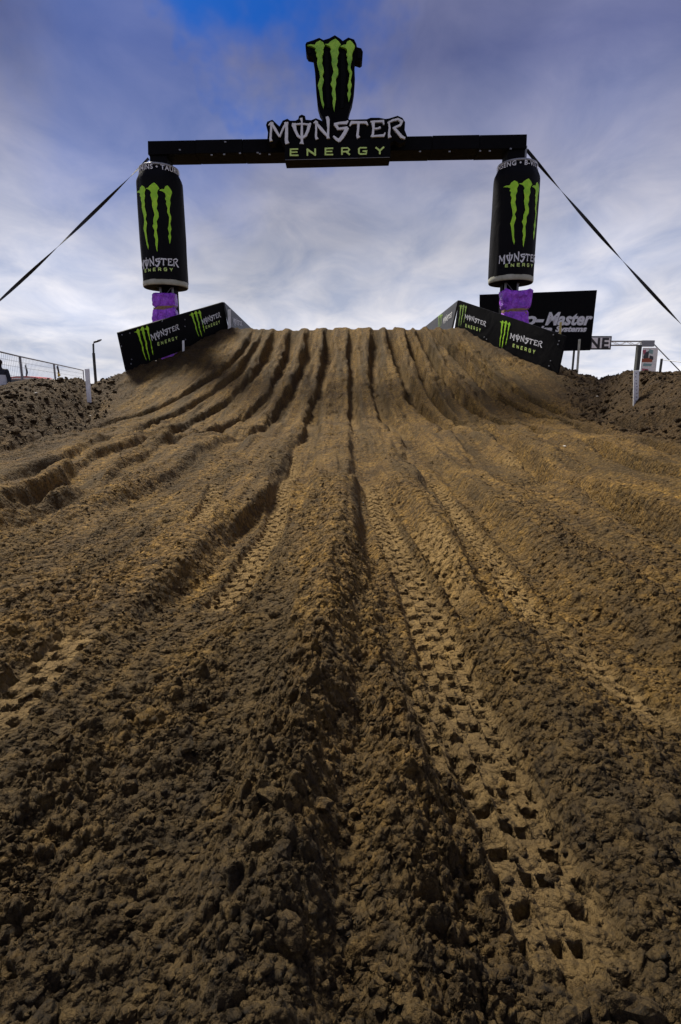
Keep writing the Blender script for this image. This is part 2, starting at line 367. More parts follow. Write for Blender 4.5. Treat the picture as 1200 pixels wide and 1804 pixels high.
# ------------------------------------------------------------------ ground: numpy noise
def h2(ix, iy, k):
    n = (ix.astype(np.int64) * 374761393 + iy.astype(np.int64) * 668265263 + k * 1442695041) & 0xffffffff
    n = ((n ^ (n >> 13)) * 1274126177) & 0xffffffff
    n = ((n ^ (n >> 16)) * 2246822519) & 0xffffffff
    return ((n ^ (n >> 15)) & 0xffffff) / float(0xffffff)
def vnoise(x, y, k=0):
    ix, iy = np.floor(x), np.floor(y); fx, fy = x - ix, y - iy
    ux, uy = fx * fx * fx * (fx * (fx * 6 - 15) + 10), fy * fy * fy * (fy * (fy * 6 - 15) + 10)
    a, b, c, d = h2(ix, iy, k), h2(ix + 1, iy, k), h2(ix, iy + 1, k), h2(ix + 1, iy + 1, k)
    return (a + (b - a) * ux) * (1 - uy) + (c + (d - c) * ux) * uy - .5
def fbm(x, y, o=4, k=0, g=.5):
    s, a = 0, 1.0
    for i in range(o):
        s = s + a * vnoise(x * 2 ** i + 17.3 * i, y * 2 ** i - 9.1 * i, k + i); a *= g
    return s
def clods(x, y, cell, k, fill=.8):
    """lumps with tilted tops, one per cell, the highest wins; height in units of the cell"""
    wx = x + .35 * cell * vnoise(x / cell * 1.7, y / cell * 1.7, k + 50); wy = y + .35 * cell * vnoise(x / cell * 1.7, y / cell * 1.7, k + 51)
    gx, gy = wx / cell, wy / cell; ix, iy = np.floor(gx), np.floor(gy); best = np.zeros_like(x)
    for ox in (-1, 0, 1):
        for oy in (-1, 0, 1):
            jx, jy = ix + ox, iy + oy
            cx, cy = jx + h2(jx, jy, k), jy + h2(jx, jy, k + 1)
            r = .35 + .45 * h2(jx, jy, k + 2); ex = h2(jx, jy, k + 3); an = ex * 6.283
            ddx, ddy = gx - cx, gy - cy
            ca, sa = np.cos(an), np.sin(an)
            u, v = ddx * ca + ddy * sa, (-ddx * sa + ddy * ca) * (1 + .7 * h2(jx, jy, k + 4))
            q = 1 - (u * u + v * v) / (r * r)
            hgt = np.where(q > 0, np.minimum(np.sqrt(np.maximum(q, 0)), .75 + .5 * (h2(jx, jy, k + 5) - .5)) * r * .75 + u * .30 * r, 0)
            hgt = np.where(h2(jx, jy, k + 6) < fill, hgt, 0)
            best = np.maximum(best, hgt)
    return best
def sst(a, b, x):
    t = np.clip((x - a) / (b - a), 0, 1); return t * t * (3 - 2 * t)

Y_FOOT, Y_LIP = 11.6, 20.6
def rampz(Y):
    s = np.clip((Y - Y_FOOT) / (Y_LIP - Y_FOOT), 0, 1)
    z = 2.92 * s ** 1.5
    # rounded lip, table beyond, landing
    z = z - .012 * np.clip(Y - Y_LIP, 0, 6) ** 2
    z = np.where(Y > 26.6, np.maximum(2.92 - .432 - .35 * (Y - 26.6), 0), z)
    return z
def solve(px, py):
    """ray from the camera to the ramp / flat profile"""
    d = raydir(px, py)
    lo = None
    for Yt in np.concatenate([np.arange(.5, 21.5, .02)]):
        z = CH + d.z / d.y * Yt
        if z < float(rampz(np.array(Yt))): lo = Yt; break
    if lo is None: lo = 20.6
    return d.x / d.y * lo, lo
RUTS_PX = [ # (photo polyline, width, depth on ramp, depth on flat)
 ([(448, 588), (433, 615), (400, 645), (370, 668), (320, 700), (270, 722), (200, 745), (100, 768), (0, 795)], .15, .10, .09),
 ([(467, 588), (447, 620), (420, 655), (380, 690), (330, 720), (280, 745), (200, 772), (0, 850)], .14, .12, .08),
 ([(487, 590), (468, 632), (440, 675), (400, 712), (350, 740), (290, 770), (200, 797), (0, 885)], .19, .20, .10),
 ([(517, 590), (500, 640), (480, 690), (450, 725), (410, 750), (340, 775), (200, 830), (0, 930)], .20, .22, .08),
 ([(547, 592), (537, 640), (515, 690), (490, 735), (450, 765), (380, 805), (200, 890)], .18, .22, .05),
 ([(580, 586), (574, 640), (560, 700), (550, 750), (540, 790), (515, 830), (498, 880), (430, 975), (330, 1085)], .18, .24, .07),
 ([(620, 586), (621, 640), (622, 700), (627, 750), (642, 800), (655, 850), (680, 905), (760, 1100), (880, 1340), (1000, 1640)], .15, .17, .05),
 ([(662, 590), (659, 640), (668, 700), (700, 753), (735, 790), (800, 862), (930, 1030), (1180, 1230)], .19, .24, .06),
 ([(688, 590), (708, 655), (733, 707), (787, 752), (850, 800)], .17, .25, .05),
 ([(724, 600), (750, 677), (777, 720), (807, 742), (867, 765), (933, 805), (1000, 835), (1200, 935)], .15, .27, .15),
 ([(740, 590), (777, 657), (807, 693), (847, 730), (883, 745), (933, 757), (1000, 775), (1200, 832)], .17, .33, .20),
 ([(763, 588), (800, 623), (840, 667), (867, 700), (933, 727), (1000, 748), (1200, 800)], .16, .31, .20),
 ([(788, 590), (833, 637), (883, 677), (933, 707), (1000, 733), (1200, 772)], .15, .26, .18)]
RUTS = []
for px, wd, d1, d2 in RUTS_PX:
    q = sorted([solve(*p)[::-1] for p in px])
    ys = [a for a, _ in q]; xs = [b for _, b in q]
    RUTS.append((np.array([-3.0] + ys + [23, 40]), np.array([xs[0]] + xs + [xs[-1]] * 2), wd, d1, d2))
# tyre prints: (polyline px, width, strength)
def track(px, wd=.115):
    q = sorted([solve(*p)[::-1] for p in px]); return np.array([a for a, _ in q]), np.array([b for _, b in q]), wd
PRINTS = [track([(652, 840), (668, 885), (690, 930), (735, 1020), (790, 1150), (850, 1270), (900, 1390), (960, 1540), (1050, 1760)], .14),
          track([(735, 920), (775, 965), (830, 1050)], .11),
          track([(762, 825), (805, 885), (860, 950), (930, 1030), (1010, 1100), (1100, 1180), (1200, 1250)], .11),
          track([(150, 1108), (75, 1180), (0, 1252), (-60, 1310)], .12),
          track([(524, 790), (500, 850), (478, 910), (425, 980), (370, 1050)], .12),
          track([(385, 855), (370, 890), (350, 930)], .11),
          track([(880, 800), (1000, 850), (1130, 905), (1200, 940)], .11),
          track([(620, 690), (622, 740)], .12),
          track([(700, 1150), (790, 1330), (850, 1500)], .10)]

def ground(x, Y, res):
    """height, packed, loam for arrays of points; res = local grid step in metres"""
    base = rampz(Y)
    ax = np.abs(x)
    side = np.where(x < 0, 1.0, 0.0)
    # ramp shoulders fall away outside the banner line
    edge = np.where(x < 0, 3.70, 4.25) + np.clip(20.7 - Y, 0, 12) * .60 + .25 * fbm(x * .0 + 3 * side, Y * .7, 3, 11)
    fall = sst(0, 1, (ax - edge) / (1.2 + base * .8))
    z = base * (1 - fall)
    # earth banks along both sides
    foot = np.interp(Y, [-10, 7, 13, 17], [4.3, 4.5, 5.3, 6.4]); foot = np.where(x > 0, foot + .25, foot)
    crest = np.where(x < 0, np.interp(Y, [-10, 9, 14, 17.5, 19], [.35, .40, .78, 1.12, .6]), np.interp(Y, [-10, 9, 13, 17.2, 19], [.75, .80, .98, 1.22, .6]))
    lump = .16 * fbm(x * 1.1, Y * 1.1, 4, 31) + .34 * vnoise(x * .0 + 5 * side, Y * .55, 33)
    t = (ax - foot) / 1.25
    bank = sst(0, 1, t) * (1 - .75 * sst(0, 1, (ax - foot - 2.2) / 3.2)) * crest * (1 + lump * .55)
    bank = bank * (1 - sst(17.2, 19.5, Y))
    z = np.maximum(z, bank)
    bmask = sst(-.95, .45, t + .55 * fbm(x * 1.3, Y * 1.3, 4, 14)) * (1 - sst(18, 22, Y)) * (1 - sst(9, 16, ax)) 
    smask = np.maximum(bmask, sst(-1.0, -.1, ax - edge + .5 * fbm(x * 1.5, Y * 1.5, 3, 13)) * (1 - sst(4, 7, ax - edge)) * (1 - sst(24, 30, Y)) * sst(15, 17, Y))
    # gentle roll of the track and the braking bumps in front of the take-off
    trk = 1 - sst(-.3, .6, t)
    z = z + trk * .07 * fbm(x * .45, Y * .45, 3, 3)
    wav = np.exp(-((Y - 8.6 - .35 * np.sin(x * 1.2)) / .95) ** 2) * .10 + np.exp(-((Y - 11.4 - .3 * np.sin(x * 1.7 + 1)) / .7) ** 2) * .09 \
        - np.exp(-((Y - 5.9 + .2 * np.sin(x * 2)) / .9) ** 2) * .06 - np.exp(-((Y - 10.1) / .6) ** 2) * .07
    z = z + trk * wav * (1 - .65 * sst(1.5, 4.0, ax)) * (1 + .8 * fbm(x * 1.3, Y * .8, 2, 8))
    # pits and mounds read off the photograph
    for cx, cy, sx, sy, an, hh in ((1.72, 5.0, .16, .55, .62, -.13), (.14, 5.4, .22, .5, .05, -.12), (1.15, 8.3, .3, .5, .3, -.10), (-.6, 7.2, .2, .8, -.05, -.06),
                                   (-.25, 4.7, .28, 1.2, -.05, .07), (-1.15, 5.6, .3, 1.2, -.35, .06), (.75, 5.6, .25, .8, .2, .05),
                                   (-.50, 2.0, .13, .9, .1, -.03), (2.6, 7.0, .35, 1.2, .6, .06), (.52, 1.2, .16, 1.0, .0, -.035), (-2.1, 7.4, .3, 1.4, -.5, .07)):
        dx_, dy_ = x - cx, Y - cy; ca, sa = math.cos(an), math.sin(an)
        u, v = dx_ * ca - dy_ * sa, dx_ * sa + dy_ * ca
        z = z + hh * np.exp(-(u / sx) ** 2 - (v / sy) ** 2)
    # the long ridge down the middle with a groove on its right
    xg = np.interp(Y, [-3, .5, 1.2, 3.4, 5.6], [-.02, -.01, .035, .135, .165]) + .02 * vnoise(Y * 2.1, x * 0 + 4, 28); gf = 1 - sst(4.2, 6.2, Y)
    z = z + gf * (.080 * np.exp(-((x - xg + .11) / .105) ** 2) - .032 * np.exp(-((x - xg - .015) / .04) ** 2) + .03 * np.exp(-((x - xg - .11) / .06) ** 2))
    # ruts
    rutm = np.zeros_like(x)
    onr = sst(8.5, 14, Y)
    for ys, xs, wd, d1, d2 in RUTS:
        xr = np.interp(Y, ys, xs) + .09 * vnoise(Y * .9, x * 0 + wd * 90, 21) + .035 * vnoise(Y * 3.3, x * 0 + wd * 50, 22)
        s0 = max(ys[1], .3)
        fade = sst(s0 - .5, s0 + .8, Y) * (1 - .80 * sst(19.6, 20.6, Y))
        dep = (1.05 * d1 * onr + 1.3 * d2 * (1 - onr)) * fade * (1 - .5 * sst(22, 24, Y)) * (1 + .9 * vnoise(Y * .8, x * 0 + wd * 31, 23))
        ww = wd * (1 + .35 * vnoise(Y * 1.1, x * 0 + wd * 71, 24)) * (1.0 + .25 * (1 - onr))
        q = np.abs(x - xr) / ww
        q = q + (.40 * vnoise(x * 9, Y * 3.2, 25) + .20 * vnoise(x * 22, Y * 9, 26)) * (.4 + .6 * onr); prof = 1 - sst(.55, 1.0, q)
        z = z - dep * prof
        z = z + dep * .22 * np.exp(-((q - 1.45) / .5) ** 2)        # thrown-up shoulders
        rutm = np.maximum(rutm, prof * fade * np.clip(dep / .12, 0, 1))
    # furrows between the main ruts on the flat, following them
    xn = x / np.interp(Y, [0, 12, 20, 30], [1, 1.05, .82, .8])
    wob = .06 * vnoise(Y * .7, x * .5, 64)
    fur = vnoise((xn + wob) * 3.6, Y * .30, 61) * .075 + vnoise((xn + wob) * 8.0, Y * .42, 62) * .060 + vnoise((xn + wob) * 18, Y * .8, 63) * .026 + vnoise((xn + wob) * 42, Y * 1.8, 65) * .010
    z = z + trk * fur * (.75 + .25 * sst(1.5, 5, Y)) * (1 - .35 * onr) * (1 - .5 * rutm) * (1 - .7 * sst(19.3, 20.6, Y))
    # prints
    strip = np.zeros_like(x); press = np.zeros_like(x)
    for i, (ys, xs, wd) in enumerate(PRINTS):
        xr = np.interp(Y, ys, xs) + .012 * vnoise(Y * 2.2, x * 0 + i * 7, 71)
        fl_ = min(.5, .22 * (ys[-1] - ys[0])); ends = sst(ys[0] - .02, ys[0] + .12, Y) * (1 - sst(ys[-1] - fl_, ys[-1] + .05, Y))
        wear = sst(-.75, -.35, fbm(x * 4 + i, Y * 2.2, 2, 81))
        d = (x - xr) / wd
        st = (1 - sst(.46, .60, np.abs(d))) * ends * wear
        pitch = .062; ph = Y / pitch + d * d * .9 + .22 * vnoise(Y * 3, x * 6 + i, 97); row = np.floor(ph); fr = ph - row
        inrow = sst(.04, .12, fr) * (1 - sst(.48, .58, fr))
        odd = (row % 2) == 0
        ad = np.abs(d)
        cen = (1 - sst(.17, .20, ad)) * sst(.014, .03, ad)
        mid = sst(.18, .205, ad) * (1 - sst(.40, .44, ad))
        pit = inrow * np.where(odd, cen, mid) + (inrow * np.where(odd, 1, 0)) * sst(.40, .43, ad) * (1 - sst(.52, .56, ad))
        broken = .55 + .9 * h2(row, np.floor(d * 2.2 + .5), 90 + i)
        rid = np.exp(-((ad - .19) / .018) ** 2) * .006
        press = press + .012 * np.exp(-((ad - .70) / .10) ** 2) * ends * wear * (1 + vnoise(x * 30, Y * 30, 96)) + st * (-.014 - .029 * pit * np.clip(broken, 0, 1.2) + rid)
        strip = np.maximum(strip, st)
    z = z + press
    # crumb
    near = 1 - sst(8, 20, Y)
    rough = .48 + .50 * sst(-.35, .45, fbm(x * .8, Y * .5, 3, 41)) + .35 * (1 - sst(.7, 2.2, Y))
    lane = sst(-.22, .24, vnoise((xn + wob) * 5.5, Y * .5, 42) + .5 * vnoise((xn + wob) * 14, Y * 1.1, 43))
    rough = rough * (.50 + .72 * lane) * (1 - .55 * sst(19.2, 20.4, Y))
    rough = rough * (1 - .30 * rutm) * (1 + .9 * onr * (1 - smask)) * (1 - .90 * strip)
    rough = np.maximum(rough, smask * 1.45)
    for cell, k, amp, fill in ((.0085, 101, .80, .95), (.016, 111, .85, .85), (.030, 121, .85, .62), (.055, 131, .36, .30), (.10, 141, .24, .18), (.19, 151, .30, .35), (.34, 161, .22, .35)):
        vis = 1 - sst(.45, .9, res / cell)
        if cell >= .055: vis = vis * (np.maximum(smask, 1 - sst(.5 + 6 * (cell == .055), 2.6 + 6 * (cell == .055), Y)) if cell < .15 else smask)
        if cell in (.055, .10, .19): vis = np.maximum(vis, (1 - sst(.45, .9, res / cell)) * 1.0 * sst(3, 8, Y) * (1 - sst(22, 26, Y)))
        if float(vis.max()) <= 0: continue
        sel = vis > .01
        hh = np.zeros_like(x)
        fl = np.where(smask[sel] > .4, .92, fill)
        hh[sel] = clods(x[sel], Y[sel], cell, k, fl)
        z = z + hh * cell * amp * rough * vis
    z = z + rough * .018 * fbm(x * 9, Y * 9, 5, 171, .62) * (1 - sst(.05, .25, res)) + .004 * (1 - strip) * fbm(x * 60, Y * 60, 2, 172) * (1 - sst(.006, .02, res))
    # far flat land
    far = sst(26, 60, Y) 
    packed = np.clip(strip * (.85 + .5 * vnoise(x * 6, Y * 3, 5)) + rutm * onr * .45 * sst(.0, .22, vnoise(x * 3, Y * 1.2, 77)) , 0, 1) * .8
    loam = smask * np.where(x > 0, .97, .88)
    return z, packed, loam

def build_ground():
    rows = [-2500, -600, -150, -50, -20, -10, -6, -4, -3, -2.2, -1.6, -1.2, -.9, -.6, -.4, -.2, 0, .1, .2, .3, .36]
    y = .40
    while y < 21.2: rows.append(y); y += .0042 * y + .0004
    while y < 34: rows.append(y); y += .16
    while y < 4500: rows.append(y); y *= 1.12
    rows = np.array(rows)
    uf = np.linspace(-1.12, 1.12, 780)
    s = .62 * np.clip(rows, .40, 34) + .24
    X = s[:, None] * uf[None, :]
    nx = 84
    te = (np.arange(1, nx + 1) / nx)
    outer = []
    lim = np.maximum(13.0, s * 1.12 + 2)
    e = s * 1.12
    A = e[:, None] + (lim - e)[:, None] * (te[None, :] ** 2.1)
    farx = np.array([20, 45, 120, 400, 1200, 3500.0])
    B = np.maximum(lim[:, None] + 4 * np.arange(1, 7)[None, :], farx[None, :])
    R = np.concatenate([A, B], 1)
    X = np.concatenate([-R[:, ::-1], X, R], 1)
    Yg = np.repeat(rows[:, None], X.shape[1], 1)
    resx = np.abs(np.gradient(X, axis=1)); resy = np.abs(np.gradient(rows))[:, None] * np.ones_like(X)
    res = np.maximum(resx, resy * .8)
    z, pk, lo = ground(X.ravel(), Yg.ravel(), res.ravel())
    m, n = X.shape
    co = np.stack([X.ravel(), Yg.ravel(), z], 1).astype(np.float32)
    idx = np.arange(m * n).reshape(m, n)
    q = np.stack([idx[:-1, :-1], idx[:-1, 1:], idx[1:, 1:], idx[1:, :-1]], -1).reshape(-1, 4).astype(np.int32)
    me = bpy.data.meshes.new('ground')
    me.vertices.add(m * n); me.vertices.foreach_set('co', co.ravel())
    me.loops.add(q.size); me.loops.foreach_set('vertex_index', q.ravel())
    me.polygons.add(len(q)); me.polygons.foreach_set('loop_start', (np.arange(len(q)) * 4).astype(np.int32))
    me.polygons.foreach_set('use_smooth', np.ones(len(q), bool))
    me.update(calc_edges=True)
    for nm, arr in (('packed', pk), ('loam', lo)):
        at_ = me.attributes.new(nm, 'FLOAT', 'POINT'); at_.data.foreach_set('value', arr.astype(np.float32))
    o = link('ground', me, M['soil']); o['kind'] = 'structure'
    return o
GROUND = build_ground()
def gz(x, y):
    a, b, c = ground(np.atleast_1d(np.array(x, float)), np.atleast_1d(np.array(y, float)), np.full(np.size(x), .03)); return a
def gz1(x, y): return float(gz([x], [y])[0])

# ---- clods lying loose on the soil
def clod_mesh(seed, sub=1):
    bm = bmesh.new(); bmesh.ops.create_icosphere(bm, subdivisions=sub, radius=1)
    r = random.Random(seed)
    planes = [(Vector((r.gauss(0, 1), r.gauss(0, 1), r.gauss(0, 1))).normalized(), r.uniform(.45, .8)) for _ in range(7)]
    for v in bm.verts:
        c = v.co.copy()
        for n_, d in planes:
            k = c.dot(n_)
            if k > d: c -= n_ * (k - d)
        v.co = Vector((c.x * 1.1, c.y * .95, c.z * .75)) * r.uniform(.88, 1.12)
    return bm
protos = []
for i in range(14):
    bm = clod_mesh(i, 2 if i < 5 else 1); me = bpy.data.meshes.new('clod'); bm.to_mesh(me); bm.free(); me.materials.append(M['clod']); protos.append(me)
def scatter():
    # crumbs: one joined object, sizes with the distance they can still be seen at
    V, Fc, off = [], [], 0
    tm = []
    for me in protos[5:]:
        v = np.empty(len(me.vertices) * 3, np.float32); me.vertices.foreach_get('co', v); f = np.empty(len(me.polygons) * 3, np.int32); me.polygons.foreach_get('vertices', f)
        tm.append((v.reshape(-1, 3), f.reshape(-1, 3)))
    n = 11000
    Ys = .45 * np.exp(RNG.rand(n) * math.log(9 / .45)); Xs = (RNG.rand(n) * 2 - 1) * (.64 * Ys + .25)
    Sz = .0030 * (1 - RNG.rand(n)) ** -.5 * (.75 + .35 * Ys ** .5); Sz = np.minimum(Sz, .016)
    # banks
    nb = 5000
    Yb = 6 + RNG.rand(nb) * 15; sgn = np.where(RNG.rand(nb) < .5, -1, 1); ft = np.interp(Yb, [-10, 7, 13, 17, 21], [4.3, 4.5, 5.3, 6.4, 4.6])
    Xb = sgn * (ft + RNG.rand(nb) * 2.2); Sb = .016 * (1 - RNG.rand(nb)) ** -.5; Sb = np.minimum(Sb, .045)
    nn = 26000
    Yn = .46 * np.exp(RNG.rand(nn) * math.log(2.6 / .46)); Xn = (RNG.rand(nn) * 2 - 1) * (.64 * Yn + .40); Sn = np.minimum(.0032 * (1 - RNG.rand(nn)) ** -.50, .013)
    Xs, Ys, Sz = np.concatenate([Xs, Xn]), np.concatenate([Ys, Yn]), np.concatenate([Sz, Sn])
    Xs = np.concatenate([Xs, Xb]); Ys = np.concatenate([Ys, Yb]); Sz = np.concatenate([Sz, Sb])
    keep = np.ones(len(Xs), bool)
    for ys, xs, wd in PRINTS:
        keep &= ~((np.abs(Xs - np.interp(Ys, ys, xs)) < wd * .6) & (Ys > ys[0]) & (Ys < ys[-1]) & (RNG.rand(len(Xs)) < .92))
    Xs, Ys, Sz = Xs[keep], Ys[keep], Sz[keep]
    Z, _, lm = ground(Xs, Ys, np.full(len(Xs), .03))
    kp = (np.abs(Xs) < 4.2) | (Ys < 6) | (lm > .35) | (Sz < .012); Xs, Ys, Sz, Z = Xs[kp], Ys[kp], Sz[kp], Z[kp]
    for x, y, z, s in zip(Xs, Ys, Z, Sz):
        v, f = tm[RNG.randint(len(tm))]
        a = RNG.rand() * 6.28; b = RNG.rand() * 6.28; sc = s * (.75 + .5 * RNG.rand(3))
        ca, sa, cb, sb = math.cos(a), math.sin(a), math.cos(b), math.sin(b)
        Rm = np.array([[ca, -sa, 0], [sa, ca, 0], [0, 0, 1]]) @ np.array([[1, 0, 0], [0, cb, -sb], [0, sb, cb]])
        V.append((v * sc) @ Rm.T + (x, y, z + s * .12)); Fc.append(f + off); off += len(v)
    V = np.concatenate(V).astype(np.float32); Fc = np.concatenate(Fc).astype(np.int32)
    bankface = (np.abs(V[Fc[:, 0], 0]) > 4.2) & (V[Fc[:, 0], 1] > 6)
    me = bpy.data.meshes.new('soil_crumbs')
    me.vertices.add(len(V)); me.vertices.foreach_set('co', V.ravel()); me.loops.add(Fc.size); me.loops.foreach_set('vertex_index', Fc.ravel())
    me.polygons.add(len(Fc)); me.polygons.foreach_set('loop_start', (np.arange(len(Fc)) * 3).astype(np.int32)); me.update(calc_edges=True)
    me.polygons.foreach_set('use_smooth', np.ones(len(Fc), bool))
    o = link('soil_crumbs', me, M['clod']); me.materials.append(M['bank_clod']); me.polygons.foreach_set('material_index', bankface.astype(np.int32)); tag(o, 'loose brown soil crumbs strewn over the rutted track and banks', 'soil', kind='stuff')
    # the big clods near the lens and on the banks, one by one
    r = random.Random(3); P = []
    for _ in range(130):
        y = .50 + r.random() ** 1.6 * 1.3; x = r.uniform(-1, 1) * (.62 * y + .12)
        if any(abs(x - float(np.interp(y, ys, xs))) < wd * .75 and ys[0] < y < ys[-1] for ys, xs, wd in PRINTS): continue
        P.append((x, y, r.uniform(.009, .017) * (1.0 if r.random() > .22 else 1.9)))
    for _ in range(130):
        y = r.uniform(7, 20.5); sg = r.choice((-1, 1)); ft = float(np.interp(y, [7, 13, 17, 21], [4.6, 5.3, 6.2, 4.5]))
        P.append((sg * (ft + r.uniform(.1, 1.7)), y, r.uniform(.05, .11)))
    zs, _, lm = ground(np.array([p[0] for p in P]), np.array([p[1] for p in P]), np.full(len(P), .03))
    P = [p for p, l_ in zip(P, lm) if abs(p[0]) < 4 or l_ > .5]; zs = gz([p[0] for p in P], [p[1] for p in P])
    for (x, y, s), z in zip(P, zs):
        c = bpy.data.objects.new('clod', protos[r.randrange(5)]); COL.objects.link(c); c.parent = GROUND
        c.location = (x, y, float(z) + s * .22); c.rotation_euler = (r.uniform(-.6, .6), r.uniform(-.6, .6), r.uniform(0, 6.28))
        if abs(x) > 4:
            c.material_slots[0].link = 'OBJECT'; c.material_slots[0].material = M['bank_clod']
        c.scale = (s * r.uniform(.8, 1.3), s * r.uniform(.8, 1.2), s * r.uniform(.6, .95))
    # pale stones
    for px, py, s in ((878, 776, .022), (995, 790, .03), (935, 801, .015), (433, 655, .02), (70, 752, .04), (1052, 703, .04), (1133, 818, .02), (160, 738, .03), (640, 870, .008)):
        x, y = solve(px, py)
        c = bpy.data.objects.new('stone', stone_me); COL.objects.link(c); c.parent = GROUND
        c.location = (x, y, gz1(x, y) + s * .4); c.scale = (s, s * .8, s * .5); c.rotation_euler = (0, 0, px)
bm = clod_mesh(77, 1); stone_me = bpy.data.meshes.new('stone'); bm.to_mesh(stone_me); bm.free(); stone_me.materials.append(mat('pale_stone', (.55, .52, .45), .8))
scatter()

# ------------------------------------------------------------------ the arch
YF, YB = 19.62, 20.5          # front and back of the beam
tl, tr = at(260, 248, YF), at(929, 236, YF); bl, br = at(260.5, 272, YF), at(928, 261, YF)
YP = 20.06                    # post axis
post_l = at(276, 560, YP).x, YP; post_r = at(905, 560, YP).x, YP
xl, xr_ = at(284, 292, YP).x, at(911, 285, YP).x
arch = thing('overhead_arch', (0, YP, 0), 'tall black square-section arch spanning the lip of the dirt jump', 'arch')
slope = (tr.z - tl.z) / (tr.x - tl.x)
# beam: covered in black fabric sections, slightly uneven
nseg = 8
for i in range(nseg):
    a, b = i / nseg, (i + 1) / nseg
    if 0 < i < nseg: a += .0006
    P = lambda t, top: (tl if top else bl).lerp(tr if top else br, t)
    bm = bmesh.new(); dz = .005 * math.sin(i * 2.3); dyy = .006 * math.cos(i * 1.7)
    A0, A1, B0, B1 = P(a, 0), P(b, 0), P(a, 1), P(b, 1)
    dep = Vector((0, YB - YF, 0)); o1 = Vector((0, dyy, dz))
    hexa(bm, [A0 + o1, A1 + o1, A1 + dep + o1, A0 + dep + o1, B0 + o1, B1 + o1, B1 + dep + o1, B0 + dep + o1])
    bevel(bm, .018)
    fin('beam_cover', bm, M['black_fabric'], arch)
# posts
gl = gz1(xl, YP); gr = gz1(xr_, YP)
for sx, xc, g, ref in ((-1, xl, gl, bl), (1, xr_, gr, br)):
    zb = bl.z if sx < 0 else br.z
    oc = (tl.x + .28) if sx < 0 else (tr.x - .28)
    bm = bmesh.new(); box(bm, oc - .27, oc + .27, YP - .36, YP + .30, zb - .60, zb - .004); bevel(bm, .012)
    fin('corner_sleeve', bm, M['black_fabric'], arch)
    bm = bmesh.new()
    for ax_, ay in ((-.2, -.2), (.2, -.2), (.2, .2), (-.2, .2)):
        box(bm, xc + ax_ - .03, xc + ax_ + .03, YP + ay - .03, YP + ay + .03, g - .3, zb + .15)
    for k in range(14):
        z0 = g + k * (zb - g) / 14; z1 = g + (k + 1) * (zb - g) / 14
        s_ = 1 if k % 2 else -1
        for ay in (-.2, .2): tube(bm, [(xc - s_ * .2, YP + ay, z0), (xc + s_ * .2, YP + ay, z1)], .014, 6)
        for ax_ in (-.2, .2): tube(bm, [(xc + ax_, YP - s_ * .2, z0), (xc + ax_, YP + s_ * .2, z1)], .014, 6)
    fin('truss_post', bm, M['steel'], arch)
    bm = bmesh.new(); box(bm, xc - .26, xc + .26, YP - .14, YP + .27, g - .2, at(290, 508, YP).z + .3); bevel(bm, .02)
    fin('post_cover', bm, M['black_fabric'], arch)
# little metal fasteners along the beam
bm = bmesh.new()
for px, py in ((317, 264), (397, 250), (373, 273), (395, 272), (423, 270), (458, 271), (740, 267), (792, 267), (846, 266), (863, 266), (900, 262), (454, 269), (475, 272)):
    p = at(px, py, YF - .012); box(bm, p.x - .03, p.x + .03, p.y - .01, p.y + .01, p.z - .018, p.z + .018)
o = fin('fasteners', bm, M['steel'], arch); o['kind'] = 'stuff'

# guy straps, flat webbing with twists
def strap(name, a, b, label, grp=None, turns=4, wd=.10):
    a, b = Vector(a), Vector(b); n = 90; bm = bmesh.new(); prev = None
    d = (b - a).normalized(); u = d.cross(Vector((0, 1, 0))).normalized(); v = d.cross(u)
    for i in range(n + 1):
        t = i / n; p = a.lerp(b, t); p.z -= .55 * 4 * t * (1 - t) * .35
        an = .3 + math.pi * turns * t; e = u * math.cos(an) + v * math.sin(an); f = v * math.cos(an) - u * math.sin(an)
        cur = [bm.verts.new(p + e * wd / 2 * s1 + f * .004 * s2) for s1, s2 in ((-1, -1), (1, -1), (1, 1), (-1, 1))]
        if prev:
            for k in range(4): bm.faces.new([prev[k], prev[(k + 1) % 4], cur[(k + 1) % 4], cur[k]])
        prev = cur
    o = fin(name, bm, M['strap'], None, base=a); tag(o, label, 'strap', grp); return o
sa = at(262, 279, YP); sa2 = at(0, 517, YP); k = (sa.z - .25) / (sa.z - sa2.z); e1 = sa.lerp(sa2, k)
strap('guy_strap', sa, e1, 'black twisted guy strap running from the left end of the arch', 'guy straps holding the arch')
sb = at(928, 264, YP); sb2 = at(1200, 560, YP); k = (sb.z - .25) / (sb.z - sb2.z); e2 = sb.lerp(sb2, k)
strap('guy_strap', sb, e2, 'black twisted guy strap running from the right end of the arch', 'guy straps holding the arch')

# ------------------------------------------------------------------ big signs on the beam
YS = 19.15
def c8(x, y): return 460 + x / 4.615, 190 + y / 4.615
def c4(x, y): return 440 + x / 4.0, 40 + y / 4.0
def plane_fn(conv, Y):
    def fn(x, y, d): p = at(*conv(x, y), Y); p.y += d; return p
    return fn
# claw board outline (4x crop)
CLAW_BOARD = [(392, 155), (400, 138), (450, 122), (490, 106), (520, 122), (560, 110), (600, 88), (638, 112), (656, 128), (695, 104), (736, 118), (752, 150), (756, 172), (786, 180), (798, 205), (794, 262), (780, 274), (744, 262),
              (738, 300), (742, 400), (736, 480), (722, 560), (708, 600), (690, 668), (640, 690), (530, 690), (512, 662), (492, 628), (478, 580), (468, 480), (462, 380), (458, 320), (446, 236), (410, 228), (396, 206)]
p0 = at(600, 210, YS)
sign = thing('claw_sign', (p0.x, YS + .2, tl.z), 'green three-clawed emblem cut-out board on top of the arch', 'sign')
bm = bmesh.new(); poly_mesh(bm, CLAW_BOARD, plane_fn(c4, YS + .13), .34, None); fin('emblem_board', bm, M['sign_edge'], sign)
